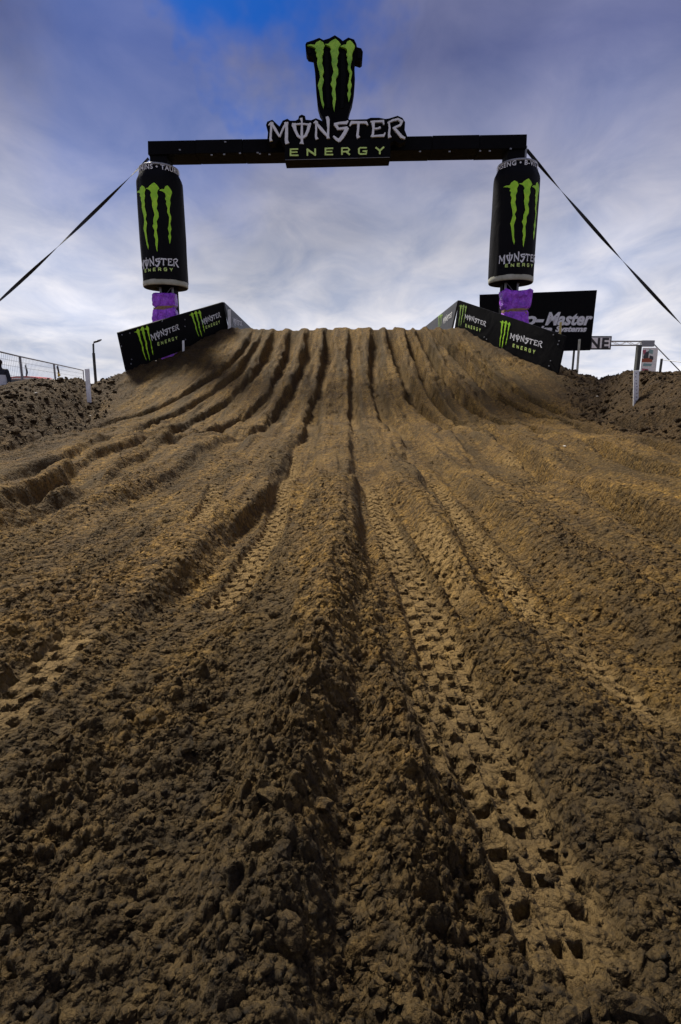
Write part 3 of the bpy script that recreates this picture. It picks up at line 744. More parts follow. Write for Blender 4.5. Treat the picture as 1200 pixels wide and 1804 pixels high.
# raised black ribs between the claws
bm = bmesh.new()
for pts in ([(540, 200, 26), (545, 400, 30), (555, 600, 20)], [(655, 210, 30), (660, 400, 36), (650, 600, 22)], [(770, 192, 26), (775, 250, 26)], [(418, 178, 24), (424, 216, 18)]):
    poly_mesh(bm, stroke_poly(pts), plane_fn(c4, YS + .10), .05)
fin('emblem_rib', bm, M['black_fabric'], sign)
for cl in CLAWS:
    bm = bmesh.new(); poly_mesh(bm, cl, plane_fn(c4, YS + .05), .08); fin('claw', bm, M['green_claw'], sign)
# wordmark board
WORD_BOARD = [(40, 140), (50, 112), (92, 96), (130, 132), (150, 150), (176, 104), (214, 88), (236, 104), (280, 104), (302, 92), (308, 66), (332, 54), (358, 66), (364, 96), (408, 100), (446, 84), (500, 108), (520, 60), (560, 50), (580, 96),
              (640, 92), (700, 76), (716, 96), (860, 92), (892, 80), (960, 80), (1012, 90), (1040, 86), (1110, 64), (1150, 82), (1172, 116), (1168, 180), (1190, 236), (1176, 272), (1130, 290), (1086, 262), (1046, 292), (200, 312), (176, 296), (150, 256), (112, 290), (76, 294), (50, 262), (56, 200)]
ws = thing('wordmark_sign', (p0.x, YS + .2, bl.z), 'black boxed sign with white gothic MONSTER and green ENERGY letters at mid beam', 'sign')
bm = bmesh.new(); poly_mesh(bm, WORD_BOARD, plane_fn(c8, YS - .02), .30, None); fin('word_board', bm, M['sign_edge'], ws)
q = [at(*c8(*p), YS - .05) for p in ((192, 430), (1052, 408), (1052, 250), (192, 262))]
bm = bmesh.new(); dd = Vector((0, .62, 0)); hexa(bm, [q[0], q[1], q[1] + dd, q[0] + dd, q[3], q[2], q[2] + dd, q[3] + dd]); bevel(bm, .02); fin('sign_box', bm, M['black_fabric'], ws)
bm = bmesh.new()
for a, b in (((196, 424), (1046, 402)),):
    pa, pb = at(*c8(*a), YS - .058), at(*c8(*b), YS - .058); tube(bm, [pa, pb], .008, 6)
fin('trim_edge', bm, M['steel'], ws)
for k_, strokes in list(WORD.items()):
    bm = bmesh.new()
    for i, st in enumerate(strokes): poly_mesh(bm, stroke_poly(st), plane_fn(c8, YS - .085 - .003 * i), .07)
    o = fin('letter', bm, M['white_letter'], ws)
for k_, strokes in ENERGY.items():
    bm = bmesh.new()
    for i, st in enumerate(strokes): poly_mesh(bm, stroke_poly(st), plane_fn(c8, YS - .075 - .003 * i), .03)
    o = fin('letter', bm, M['green_letter'], ws); o['label'] = 'green letter of the lower line'

# ------------------------------------------------------------------ giant cans round the posts
def text_mesh(body, size, shear=0, offset=0, space=1.0):
    cu = bpy.data.curves.new('t', 'FONT'); cu.body = body; cu.size = size; cu.shear = shear; cu.offset = offset; cu.space_character = space
    cu.resolution_u = 3; cu.align_x = 'CENTER'
    o = bpy.data.objects.new('t', cu); COL.objects.link(o)
    me = bpy.data.meshes.new_from_object(o, depsgraph=bpy.context.evaluated_depsgraph_get())
    bpy.data.objects.remove(o); bpy.data.curves.remove(cu); return me
def can(cx, py_bot, py_top, px_bot, turn, label, ringtext):
    cb = at(px_bot, py_bot, YP); ct = at(px_bot, py_top, YP)
    zb, zt = cb.z, ct.z; H = zt - zb; R = .725
    t = thing('giant_drink_can', (cx, YP, zb), label, 'inflatable can', 'giant black drink cans round the posts of the arch')
    c = (cx, YP)
    bm = bmesh.new(); sh = zt - .42
    prof = [(R, zb + .16), (R * 1.0, zb + .5), (R * 1.005, zb + H * .4), (R, zb + H * .7), (R * .995, sh - .05), (R * .985, sh + .04), (R * .87, zt - .20), (R * .84, zt - .17), (R * .835, zt - .05)]
    lathe(bm, c, prof, 56)
    for v in bm.verts:                                    # creases of the vinyl skin
        a = math.atan2(v.co.y - YP, v.co.x - cx)
        k = .010 * math.sin(a * 7 + v.co.z * 1.3) + .006 * math.sin(a * 13 - v.co.z * 2.1)
        v.co.x += math.cos(a) * k; v.co.y += math.sin(a) * k
    fin('can_skin', bm, M['black_vinyl'], t, smooth=True)
    bm = bmesh.new(); rg = lathe(bm, c, [(R * .40, zb + .10), (R * .93, zb + .02), (R * .965, zb), (R * .995, zb + .02), (R * 1.004, zb + .10), (R * .997, zb + .17)], 56); bm.faces.new(rg[0])
    for f in bm.faces: f.material_index = 0
    fin('bottom_rim', bm, M['rim'], t, smooth=True)
    bm = bmesh.new(); rg = lathe(bm, c, [(R * .965, zb - .006), (R * .6, zb - .012), (.30, zb - .006)], 56); fin('base_panel', bm, M['sign_edge'], t)
    bm = bmesh.new(); rg = lathe(bm, c, [(R * .81, zt - .06), (R * .845, zt - .04), (R * .85, zt), (R * .80, zt + .02), (R * .74, zt - .03), (.2, zt - .03)], 56); fin('top_rim', bm, M['silver'], t, smooth=True)
    # printed artwork follows the skin
    def wrap(r):
        def fn(u, v, d): a = -math.pi / 2 + turn + u / R; return Vector((cx + (r - d) * math.cos(a), YP + (r - d) * math.sin(a), v))
        return fn
    ze = zb + H * .80
    for i, cl in enumerate(CLAWS):
        bm = bmesh.new(); sx_, sy_ = 1.42 / 340, H * .56 / 510
        poly_mesh(bm, [((x - 583) * sx_ * .92, ze + .1 - (y - 112) * sy_) for x, y in cl], wrap(R + .020), 0, .09)
        fin('claw', bm, M['green_print'], t)
    def word(dct, w_, zc, r0, m_):
        s = w_ / 1130; bm = bmesh.new()
        for ltr, strokes in dct.items():
            for i, st in enumerate(strokes):
                poly_mesh(bm, [((x - 615) * s, zc - (y - 180) * s * 1.25) for x, y in stroke_poly([(a_, b_, w2 * 1.35) for a_, b_, w2 in st])], wrap(R + r0 + .0012 * i), 0, .08)
        fin('lettering', bm, m_, t)['kind'] = 'stuff'
    word(WORD, 1.42, zb + H * .185, .020, M['white_print'])
    word(ENERGY, 1.42, zb + H * .200, .020, M['green_letter'])
    me = text_mesh(ringtext, .19, 0, .004, 1.15); bm = bmesh.new(); bm.from_mesh(me)
    bmesh.ops.triangulate(bm, faces=bm.faces[:])
    rr = R * .865
    for v in bm.verts:
        a = -math.pi / 2 + turn * .5 + v.co.x / rr
        z_ = zt - .195 + v.co.y; v.co = Vector((cx + (rr + .02) * math.cos(a), YP + (rr + .02) * math.sin(a), z_))
    fin('ring_lettering', bm, M['white_print'], t)['kind'] = 'stuff'
    return t
xcl = at(292.5, 506, YP).x; xcr = at(899.5, 498, YP).x
can(xcl, 508, 299, 292, -.06, 'giant black drink can on the left post of the arch', 'B-VITAMINS • TAURINE')
can(xcr, 500, 292, 899, .12, 'giant black drink can on the right post of the arch', 'GINSENG • B-VITAMINS')

# ------------------------------------------------------------------ purple crash pads tied round the posts
def pad(cx, cy, w_, d_, z0, z1, flare, label, seed):
    t = thing('crash_pad', (cx, cy, z0), label, 'crash pad', 'purple crash pads on the posts of the arch')
    bm = bmesh.new(); seg, rows = 56, 30; rings = []
    for j in range(rows + 1):
        v = j / rows; z = z0 + (z1 - z0) * v
        tie = math.exp(-((v - .52) / .045) ** 2) * .16
        bul = 1 + .05 * math.sin(v * math.pi * 2 + seed) + flare * v ** 6 - tie
        if j in (0, rows): bul *= .90
        ring = []
        for k_ in range(seg):
            a = 2 * math.pi * k_ / seg; ca, sa_ = math.cos(a), math.sin(a)
            e = .30                                                   # super-ellipse: a soft box
            x = math.copysign(abs(ca) ** e, ca) * w_ / 2 * bul; y = math.copysign(abs(sa_) ** e, sa_) * d_ / 2 * bul
            wr = 1 + .045 * math.sin(a * 5 + 9 * v + seed) * math.sin(v * 21 + a * 3) + .03 * math.sin(a * 11 + seed * 2 + v * 30) + tie * .3 * math.sin(a * 17)
            dz = (.07 * flare * 4) * (abs(math.sin(2 * a)) if j > rows - 3 else 0)
            ring.append(bm.verts.new((cx + x * wr, cy + y * wr, z + dz + .02 * math.sin(a * 6 + seed) * (1 if j > rows - 3 else 0))))
        rings.append(ring)
    for i in range(rows):
        for k_ in range(seg): bm.faces.new([rings[i][k_], rings[i][(k_ + 1) % seg], rings[i + 1][(k_ + 1) % seg], rings[i + 1][k_]])
    bm.faces.new(rings[0]); bm.faces.new(rings[-1])
    fin('padding', bm, M['purple'], t, smooth=True)
    for q_, (dz, tilt) in enumerate(((.0, .07), (-.07, -.05))):
        bm = bmesh.new(); zt_ = z0 + (z1 - z0) * .52 + dz; prev = None; first = None
        for k_ in range(57):
            a = 2 * math.pi * k_ / 56; ca, sa_ = math.cos(a), math.sin(a); e = .34
            x = math.copysign(abs(ca) ** e, ca) * w_ / 2 * (.93 + .01 * q_); y = math.copysign(abs(sa_) ** e, sa_) * d_ / 2 * (.93 + .01 * q_)
            zz_ = zt_ + tilt * ca + .012 * math.sin(a * 7 + q_)
            cur = [bm.verts.new((cx + x, cy + y, zz_ - .035)), bm.verts.new((cx + x, cy + y, zz_ + .035))]
            if prev: bm.faces.new([prev[0], cur[0], cur[1], prev[1]])
            prev = cur
        fin('tape', bm, M['tape'], t)
zt_l = at(292, 517, 19.7).z; zt_r = at(905, 513, 19.7).z
pad(at(291.5, 540, 19.75).x, 19.75, .76, .50, zt_l - .95, zt_l, -.08, 'purple plastic-wrapped pad on the left post above the banner', 1.0)
pad(at(908, 540, 19.75).x, 19.75, .88, .50, zt_r - 1.25, zt_r, .16, 'purple plastic-wrapped pad with flared corners on the right post', 2.4)
pad(at(300, 620, 19.75).x, 19.75, .74, .50, gl - .1, zt_l - 1.02, 0, 'lower purple pad on the left post showing under the banner', 3.1)

# ------------------------------------------------------------------ banner boards
def board(name, cor, thick, m_, label, prints=(), grp='printed banner boards beside the jump', dots=(), facing=None, nu=10):
    """cor: TL, TR, BR, BL world points of the printed face"""
    TL, TR, BR, BL = cor
    n = (TR - TL).cross(BL - TL).normalized()
    cam_p = Vector((0, 0, CH)); dr = BR - cam_p; BR = cam_p + dr * ((TL - cam_p).dot(n) / dr.dot(n))
    if n.dot(Vector((0, 0, CH)) - TL) < 0: n = -n
    base = (BL + BR) / 2
    t = thing(name, base, label, 'banner board', grp)
    def P(u, v, d=0):
        p = TL.lerp(TR, u).lerp(BL.lerp(BR, u), v); return p + n * d
    bm = bmesh.new(); nv = 5; F_, B_ = [], []
    for j in range(nv + 1):
        for i in range(nu + 1):
            u, v = i / nu, j / nv; puff = .025 * math.sin(math.pi * u) * math.sin(math.pi * v) + .008 * math.sin(u * 19) * math.sin(v * 7)
            F_.append(bm.verts.new(P(u, v, puff * .5))); B_.append(bm.verts.new(P(u, v, -thick)))
    W = nu + 1
    for j in range(nv):
        for i in range(nu):
            a = j * W + i; ids = (a, a + 1, a + W + 1, a + W)
            bm.faces.new([F_[q_] for q_ in ids]); bm.faces.new([B_[q_] for q_ in reversed(ids)])
    rim = [j for j in range(W)] + [j * W + nu for j in range(1, nv + 1)] + [nv * W + i for i in range(nu - 1, -1, -1)] + [j * W for j in range(nv - 1, 0, -1)]
    for a, b in zip(rim, rim[1:] + rim[:1]): bm.faces.new([F_[a], F_[b], B_[b], B_[a]])
    fin('panel', bm, m_, t, smooth=False)
    # prints given as photo quads TL, TR, BR, BL
    for kind, quad in prints:
        Q = [on_plane(x, y, TL, n) for x, y in quad]
        def fn(u, v, d, Q=Q): return Q[0].lerp(Q[1], u).lerp(Q[3].lerp(Q[2], u), v) + n * (.022 + d)
        if kind in ('claws', 'claws_faded'):
            bm = bmesh.new()
            for cl in CLAWS: poly_mesh(bm, [((x - 404) / 337, (y - 112) / 510) for x, y in cl], fn, 0)
            fin('claw_print', bm, M['green_print' if kind == 'claws' else 'green_faded'], t)
        elif kind == 'word':
            bm = bmesh.new()
            for st_ in WORD.values():
                for i, st in enumerate(st_): poly_mesh(bm, [((x - 60) / 1110, (y - 70) / 222) for x, y in stroke_poly([(a_, b_, w2 * 1.3) for a_, b_, w2 in st])], lambda u, v, d, i=i: fn(u, v, .0012 * i), 0)
            fin('lettering', bm, M['white_print'], t)['kind'] = 'stuff'
        elif kind == 'energy':
            bm = bmesh.new()
            for st_ in ENERGY.values():
                for i, st in enumerate(st_): poly_mesh(bm, [((x - 234) / 768, (y - 314) / 76) for x, y in stroke_poly([(a_, b_, w2 * 1.2) for a_, b_, w2 in st])], lambda u, v, d, i=i: fn(u, v, .0012 * i), 0)
            fin('lettering', bm, M['green_letter'], t)['kind'] = 'stuff'
    if dots:
        bm = bmesh.new()
        for x, y in dots:
            p = on_plane(x, y, TL, n) + n * .02; bmesh.ops.create_icosphere(bm, subdivisions=1, radius=.022, matrix=Matrix.Translation(p))
        o = fin('fasteners', bm, M['steel'], t); o['kind'] = 'stuff'
    return t, n
# left take-off board
A = [at(209, 586, 16.6), at(393.5, 532, 20.75), at(404, 586, 20.85), at(224, 654, 16.9)]
board('banner_board', A, .07, M['black_board'], 'black tilted banner board left of the jump face, two green claw logos', [
    ('claws', [(234, 580), (260, 571), (274, 633), (249, 640)][:4]), ('word', [(263, 586), (313, 570), (316, 583), (267, 602)]), ('energy', [(276, 602), (311, 592), (312, 599), (277, 609)]),
    ('claws', [(331, 551), (352, 545), (364, 591), (343, 597)]), ('word', [(353, 560), (386, 549), (389, 561), (356, 573)]), ('energy', [(361, 573), (386, 564), (387, 571), (362, 579)])],
    dots=((214, 590), (228, 587), (213, 610), (231, 633), (230, 641), (325, 563), (325, 575), (326, 598), (285, 566)))
# board beyond the lip, left
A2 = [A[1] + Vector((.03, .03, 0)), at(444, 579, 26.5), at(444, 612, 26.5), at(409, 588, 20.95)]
board('banner_board', A2, .06, M['grey_board'], 'grey banner board going back from the left lip, white lettering', [
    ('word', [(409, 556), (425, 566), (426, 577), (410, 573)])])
# right take-off board
B = [at(808.5, 529, 20.75), at(996, 592, 16.6), at(982, 657, 16.9), at(800, 584, 20.85)]
board('banner_board', B, .07, M['black_board'], 'black tilted banner board right of the jump face, two green claw logos', [
    ('claws_faded', [(810, 535), (824, 538), (819, 574), (804, 578)]), ('word', [(820, 551), (858, 566), (856, 578), (820, 562)]), ('energy', [(821, 569), (848, 579), (847, 586), (821, 576)]),
    ('claws', [(882, 562), (901, 567), (893, 615), (875, 613)]), ('word', [(901, 584), (958, 601), (955, 616), (899, 598)]), ('energy', [(905, 604), (944, 617), (943, 625), (904, 611)])],
    dots=((854, 594), (858, 598), (976, 590), (986, 601), (984, 607), (971, 636), (968, 645), (826, 601)))
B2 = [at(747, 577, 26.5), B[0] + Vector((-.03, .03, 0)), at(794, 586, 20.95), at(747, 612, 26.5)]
board('banner_board', B2, .06, M['grey_board'], 'grey banner board going back from the right lip, faded green logo', [
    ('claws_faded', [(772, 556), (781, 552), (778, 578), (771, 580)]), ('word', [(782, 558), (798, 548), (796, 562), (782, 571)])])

# stakes
def stake(px, ytop, ybot, Y, wd, m_, label, name='marker_stake', cat='stake', marks=False, lean=0, taper=.0, grp=None):
    a, b = at(px, ytop, Y), at(px + lean, ybot, Y)
    g = gz1(b.x, Y); g = min(g, b.z) - .12
    b = Vector((b.x, Y, g)); t = thing(name, b, label, cat, grp)
    bm = bmesh.new(); h = wd / 2; k = 1 + taper
    hexa(bm, [(b.x - h, Y - .014, g), (b.x + h, Y - .014, g), (b.x + h, Y + .014, g), (b.x - h, Y + .014, g), (a.x - h * k, Y - .014, a.z), (a.x + h * k, Y - .014, a.z + .01), (a.x + h * k, Y + .014, a.z + .01), (a.x - h * k, Y + .014, a.z)])
    bevel(bm, .004, 1); fin('lath', bm, m_, t)
    if marks:
        bm = bmesh.new(); r = random.Random(int(px))
        hh = a.z - (b.z + .12)
        n = 9
        for i in range(n):
            z = a.z - .05 - i * hh * .92 / n; x0 = a.x + (b.x - a.x) * (i / n) + r.uniform(-.008, .008)
            pts = [(x0 + r.uniform(-.02, .02), z + r.uniform(-.02, .02), .009) for _ in range(3)]
            poly_mesh(bm, stroke_poly(pts), lambda u, v, d: Vector((u, Y - .016, v)), 0)
        fin('faded_marks', bm, M['ink'], t)['kind'] = 'stuff'
    return t
def Yhit(px, py, side_foot=5.0):
    d = raydir(px, py)
    for Yt in np.arange(6, 22, .1):
        p = d * (Yt / d.y)
        if CH + p.z < gz1(p.x, Yt): return float(Yt)
    return 11.0
YL = Yhit(157, 708); YR = Yhit(1122, 712)
stake(153.5, 650, 710, YL, .085 * YL / 11, M['white_paint'], 'plain white lath stake standing in the left earth bank', lean=4)
stake(1121, 653, 712, YR, .10 * YR / 11, M['white_paint'], 'white lath stake with dark writing in the right earth bank', marks=True)
stake(1021, 598, 650, 18.3, .055, M['pale_wood'], 'pale wooden stake in front of the black billboard', lean=-3, taper=.3)
stake(988, 568, 648, 17.6, .06, M['yellow_wood'], 'yellow wooden stake behind the near end of the right banner board', lean=-5)
stake(404, 546, 582, 20.6, .10, M['white_paint'], 'short white stake at the lip corner of the left banner boards')
stake(323, 600, 624, 18.7, .07, M['white_paint'], 'white stake holding the left banner board from below')

# ------------------------------------------------------------------ black billboard beyond
YB1, YB2 = 27.0, 26.0
q = [at(845, 519, YB1), at(1052, 511, YB2), at(1040, 617, YB2), at(845, 622, YB1)]
n = (q[1] - q[0]).cross(q[3] - q[0]).normalized()
q[2] = on_plane(1040, 617, q[0], n)
if n.y > 0: n = -n
bb = thing('billboard', (q[0] + q[1]) / 2 - Vector((0, 0, 5.2)), 'large black billboard with white slanted lettering behind the right post', 'billboard')
bm = bmesh.new(); hexa(bm, [q[3], q[2], q[2] - n * .09, q[3] - n * .09, q[0], q[1], q[1] - n * .09, q[0] - n * .09]); fin('panel', bm, M['black_board'], bb)
for u in (.18, .52, .86):
    p = q[3].lerp(q[2], u) - n * .15; top = q[0].lerp(q[1], u) - n * .15
    bm = bmesh.new(); tube(bm, [(p.x, p.y, -.1), (top.x, top.y, top.z - .1)], .05, 8); fin('support', bm, M['dark_metal'], bb)
U = (q[1] - q[0]).normalized(); V = -(q[3] - q[0]).normalized()
def bill_text(body, pxl, pxr, ybase, cap, shear, offs, x_scale_fit=True, prefix=None):
    me = text_mesh(body, 1.0, shear, offs); xs = [v.co.x for v in me.vertices]; x0, x1 = min(xs), max(xs)
    pl, pr = on_plane(pxl, ybase, q[0], n), on_plane(pxr, ybase, q[0], n)
    ph = on_plane(pxl, ybase - cap, q[0], n); H_ = (ph - pl).length; capu = .72
    bm = bmesh.new(); bm.from_mesh(me)
    for v in bm.verts:
        u = (v.co.x - x0) / (x1 - x0); v.co = pl.lerp(pr, u) + V * (v.co.y / capu * H_) + n * .012
    fin_split('letter', bm, M['white_print'], bb)
bill_text('Auto-', 858, 959, 572, 22, .35, .038)
bill_text('Master', 960, 1044, 572, 22, .35, .038)
bill_text('Brake', 920, 973, 584, 9.5, .3, .05)
bill_text('Systems', 978, 1034, 584, 9.5, .3, .05)

# ------------------------------------------------------------------ far gantry with ZONE board
YG = 42.0
def P3(px, py, Y=YG, d=0): p = at(px, py, Y); p.y += d; return p
gt = thing('truss_gantry', Vector((P3(1128, 600).x, YG, 0)), 'far aluminium truss gantry with poster-clad leg beyond the right bank', 'gantry')
bm = bmesh.new()
z0, z1 = P3(1080, 601).z, P3(1080, 608).z; x0, x1 = P3(960, 600).x, P3(1147, 600).x
for zz_ in (z0, z1):
    for dd_ in (0, .3): tube(bm, [(x0, YG + dd_, zz_), (x1, YG + dd_, zz_)], .035, 8)
fin('truss_chord', bm, M['steel'], gt)
bm = bmesh.new(); nn_ = 14
for i in range(nn_):
    a, b = x0 + (x1 - x0) * i / nn_, x0 + (x1 - x0) * (i + 1) / nn_
    for dd_ in (0, .3): tube(bm, [(a, YG + dd_, z0 if i % 2 else z1), (b, YG + dd_, z1 if i % 2 else z0)], .018, 6)
fin('truss_brace', bm, M['white_paint'], gt)
pl = P3(1127, 610)
bm = bmesh.new(); box(bm, pl.x - .13, pl.x + .12, YG - .1, YG + .25, -.1, z1 - .02); fin('gantry_leg', bm, M['dark_metal'], gt)
bm = bmesh.new(); pr = P3(1142, 600); box(bm, pr.x - .45, pr.x + .45, YG - .06, YG + .2, z1 - .1, z0 + .05); fin('leg_head', bm, M['steel'], gt)
# printed poster: flat panel with coloured fields
pa, pb = P3(1131, 613), P3(1153, 656)
bm = bmesh.new(); box(bm, pa.x, pb.x, YG - .16, YG - .12, .1, pa.z); fin('poster', bm, M['white_paint'], gt)
pm = {'pink': mat('poster_pink', (.5, .12, .18), .6), 'dark': mat('poster_dark', (.05, .05, .06), .6), 'rust': mat('poster_rust', (.35, .08, .03), .6), 'teal': mat('poster_teal', (.25, .42, .42), .6)}
for i, (c_, pts) in enumerate((('pink', [(1132, 617), (1138, 616), (1139, 622), (1134, 625)]), ('dark', [(1137, 621), (1144, 618), (1142, 632), (1136, 634), (1133, 629)]), ('teal', [(1144, 615), (1151, 617), (1150, 624), (1143, 622)]),
                               ('rust', [(1131, 632), (1150, 630), (1149, 638), (1131, 638)]), ('dark', [(1145, 626), (1151, 628), (1151, 634), (1144, 632)]), ('pink', [(1131, 649), (1142, 650), (1142, 653), (1132, 653)]), ('teal', [(1134, 640), (1149, 641), (1147, 645), (1133, 645)]))):
    bm = bmesh.new(); poly_mesh(bm, pts, lambda x, y, d, i=i: P3(x, y, YG - .165 - .002 * i), 0); fin('poster_print', bm, pm[c_], gt)
zs_ = thing('lettered_board', Vector((P3(1050, 604).x, YG - .3, 0)) + Vector((0, 0, z1 - .2)), 'white board with black NE lettering hung on the far truss', 'sign')
a, b = P3(1004, 592, YG - .25), P3(1076, 616, YG - .25)
bm = bmesh.new(); box(bm, a.x, b.x, YG - .27, YG - .2, b.z, a.z); bevel(bm, .02, 1); fin('board_edge', bm, M['ink'], zs_)
bm = bmesh.new(); box(bm, a.x + .10, b.x - .10, YG - .285, YG - .272, b.z + .10, a.z - .10); fin('board_face', bm, M['white_letter'], zs_)
me = text_mesh('ONE', 1.0, 0, .035, 1.1); xs = [v.co.x for v in me.vertices]; a0, a1 = min(xs), max(xs); bm = bmesh.new(); bm.from_mesh(me)
lx0, lx1 = P3(1015, 604, YG - .3).x, P3(1073, 604, YG - .3).x; lz0, lz1 = P3(1050, 613, YG - .3).z, P3(1050, 595, YG - .3).z
for v in bm.verts: v.co = Vector((lx0 + (v.co.x - a0) / (a1 - a0) * (lx1 - lx0), YG - .292, lz0 + v.co.y / .72 * (lz1 - lz0)))
fin_split('letter', bm, M['ink'], zs_)
# its guy line, and a short dark post with a rope beyond the right bank
bm = bmesh.new(); a = P3(1146, 600); b = P3(1205, 661); d_ = (b - a); k = (a.z - .0) / (a.z - b.z); tube(bm, [a, a + d_ * k], .035, 6)
tag(fin('guy_line', bm, M['dark_metal'], None, base=a), 'thin dark guy line falling from the end of the far truss', 'guy line')
a = at(1166, 632, 26); rp = thing('rope_post', (a.x, 26, 0), 'short dark post carrying a rope behind the right bank', 'post')
bm = bmesh.new(); tube(bm, [(a.x - .06, 26, -.2), (a.x, 26, a.z)], .055, 8); fin('post', bm, M['dark_metal'], rp)
bm = bmesh.new(); tube(bm, [a - Vector((0, 0, .04)), at(1200, 638, 25), at(1300, 640, 24)], .018, 6); fin('rope', bm, M['steel'], rp)

# ------------------------------------------------------------------ left background
# mesh fence panels
fp = [(-70, 603), (35, 628), (95, 641), (147, 652.5)]
zt = 2.0; fpos = []
for px, py in fp:
    d = raydir(px, py); Yt = (zt - CH) / (d.z / d.y); fpos.append(Vector((d.x / d.y * Yt, Yt, 0)))
names = ['mesh fence panel nearest the camera, beside the person', 'middle mesh fence panel with the red and white car behind', 'far mesh fence panel ending at the white lath stake']
for i in range(3):
    a, b = fpos[i], fpos[i + 1]; d_ = (b - a); a = a + d_ * .01; b = b - d_ * .01; d_ = b - a
    t = thing('fence_panel', a, names[i], 'fence', 'steel mesh fence panels on the left'); up = Vector((0, 0, zt))
    bm = bmesh.new(); tube(bm, [a + up, b + up], .026, 8); tube(bm, [a + Vector((0, 0, .15)), b + Vector((0, 0, .15))], .02, 8); fin('rail', bm, M['steel'], t)
    for p in (a, b):
        bm = bmesh.new(); tube(bm, [p - Vector((0, 0, .1)), p + up], .03, 8); fin('upright', bm, M['steel'], t)
    bm = bmesh.new(); nw = 26
    for k_ in range(1, nw):
        p = a + d_ * k_ / nw; tube(bm, [p + Vector((0, 0, .15)), p + up], .004, 4)
    for z_ in (.5, .9, 1.3, 1.62, 1.8): tube(bm, [a + Vector((0, 0, z_)), b + Vector((0, 0, z_))], .005, 4)
    o = fin('wire_mesh', bm, M['steel'], t); o['kind'] = 'stuff'
# hooked pole
a = at(167, 656, 24); h1 = at(164.5, 606, 24); t = thing('hooked_pole', (a.x, 24, 0), 'dark pole with a hooked arm rising behind the left bank', 'pole')
bm = bmesh.new(); m1 = at(165, 622, 24); tube(bm, [(a.x, 24, -.1), m1], .06, 8); fin('sleeve', bm, M['dark_metal'], t)
bm = bmesh.new(); tube(bm, [m1, h1, at(166, 603, 24), at(169, 602, 24), at(173, 601, 24), at(177, 600, 24)], [.04, .04, .042, .042, .036, .024], 8); fin('arm', bm, M['dark_metal'], t)
bm = bmesh.new(); tube(bm, [at(172, 600, 23.96), at(179, 598.5, 23.96)], .028, 6); fin('nozzle', bm, M['steel'], t)
# feather flags
for px, y0_, y1_, Y, lab, low in ((46, 642, 664, 34, 'narrow black flag standing behind the mesh fence', None), (102, 644, 664, 33, 'narrow dark flag with a yellow foot beside the fence upright', 'flag_yellow')):
    a, b = at(px, y0_, Y), at(px + 2, y1_, Y); t = thing('flag', (b.x, Y, 0), lab, 'flag')
    bm = bmesh.new(); tube(bm, [(b.x + .03, Y, 0), (b.x + .0, Y, (a.z + b.z) / 2), (a.x, Y, a.z + .04)], .014, 6); fin('pole', bm, M['dark_metal'], t)
    bm = bmesh.new(); pts = [(px - 2, y0_ + 2), (px - .5, y0_), (px + 1.2, y0_ + 4), (px + 3, y1_ - 8), (px + 2.4, y1_), (px + .2, y1_), (px - .6, y1_ - 9)]
    poly_mesh(bm, pts, lambda x, y, d: at(x, y, Y) + Vector((0, d - .012 + .03 * math.sin(y), 0)), .02); fin('cloth', bm, M['jacket'], t)
    if low:
        bm = bmesh.new(); pts = [(px - 1, y1_ - 8), (px + 2, y1_ - 7), (px + 5, y1_ - 3), (px + 3, y1_ - 1), (px, y1_ - 2)]
        poly_mesh(bm, pts, lambda x, y, d: at(x, y, Y - .05) + Vector((0, d, 0)), .02); fin('foot_cloth', bm, M[low], t)
# parked car, red with a white bonnet, seen over the bank
YC = 30.0
c0 = at(8, 680, YC).x; car = thing('parked_car', (c0 + 2, YC, 0), 'red and white car parked beyond the mesh fence', 'car')
prof = [(0, .45), (.02, .95), (.18, 1.22), (.55, 1.52), (1.5, 1.58), (2.1, 1.52), (2.75, 1.10), (3.75, .92), (3.95, .7), (3.95, .35), (0, .35)]
roof = [p for p in prof]
bm = bmesh.new(); 
v1 = [bm.verts.new((c0 + x, YC - .8, z * 1.0)) for x, z in roof]; v2 = [bm.verts.new((c0 + x, YC + .8, z * 1.0)) for x, z in roof]
bm.faces.new(v1); bm.faces.new(v2[::-1])
for i in range(len(roof)): bm.faces.new([v1[i], v1[(i + 1) % len(roof)], v2[(i + 1) % len(roof)], v2[i]])
bmesh.ops.recalc_face_normals(bm, faces=bm.faces); bmesh.ops.bevel(bm, geom=bm.edges[:], offset=.05, segments=2, affect='EDGES'); fin('body', bm, M['red_paint'], car)
bm = bmesh.new(); box(bm, c0 + .9, c0 + 2.0, YC - .83, YC + .83, 1.42, 1.49); fin('roof_stripe', bm, M['white_paint'], car)
bm = bmesh.new(); hexa(bm, [(c0 + 2.6, YC - .83, .80), (c0 + 3.8, YC - .83, .80), (c0 + 3.8, YC + .83, .80), (c0 + 2.6, YC + .83, .80), (c0 + 2.35, YC - .83, 1.46), (c0 + 3.8, YC - .83, 1.0), (c0 + 3.8, YC + .83, 1.0), (c0 + 2.35, YC + .83, 1.46)]); fin('bonnet', bm, M['white_paint'], car)
bm = bmesh.new(); hexa(bm, [(c0 + .35, YC - .84, 1.0), (c0 + 2.2, YC - .84, 1.0), (c0 + 2.2, YC - .82, 1.0), (c0 + .35, YC - .82, 1.0), (c0 + .6, YC - .84, 1.40), (c0 + 1.9, YC - .84, 1.40), (c0 + 1.9, YC - .82, 1.40), (c0 + .6, YC - .82, 1.40)]); fin('side_window', bm, M['glass'], car)
bm = bmesh.new(); box(bm, c0 + .1, c0 + .85, YC - .86, YC - .8, 1.12, 1.30); fin('lamp', bm, M['orange'], car)
for x in (.75, 3.2):
    for y in (-.78, .78):
        bm = bmesh.new(); tube(bm, [(c0 + x, YC + y - .1, .32), (c0 + x, YC + y + .1, .32)], .32, 20); fin('wheel', bm, M['rubber'], car)

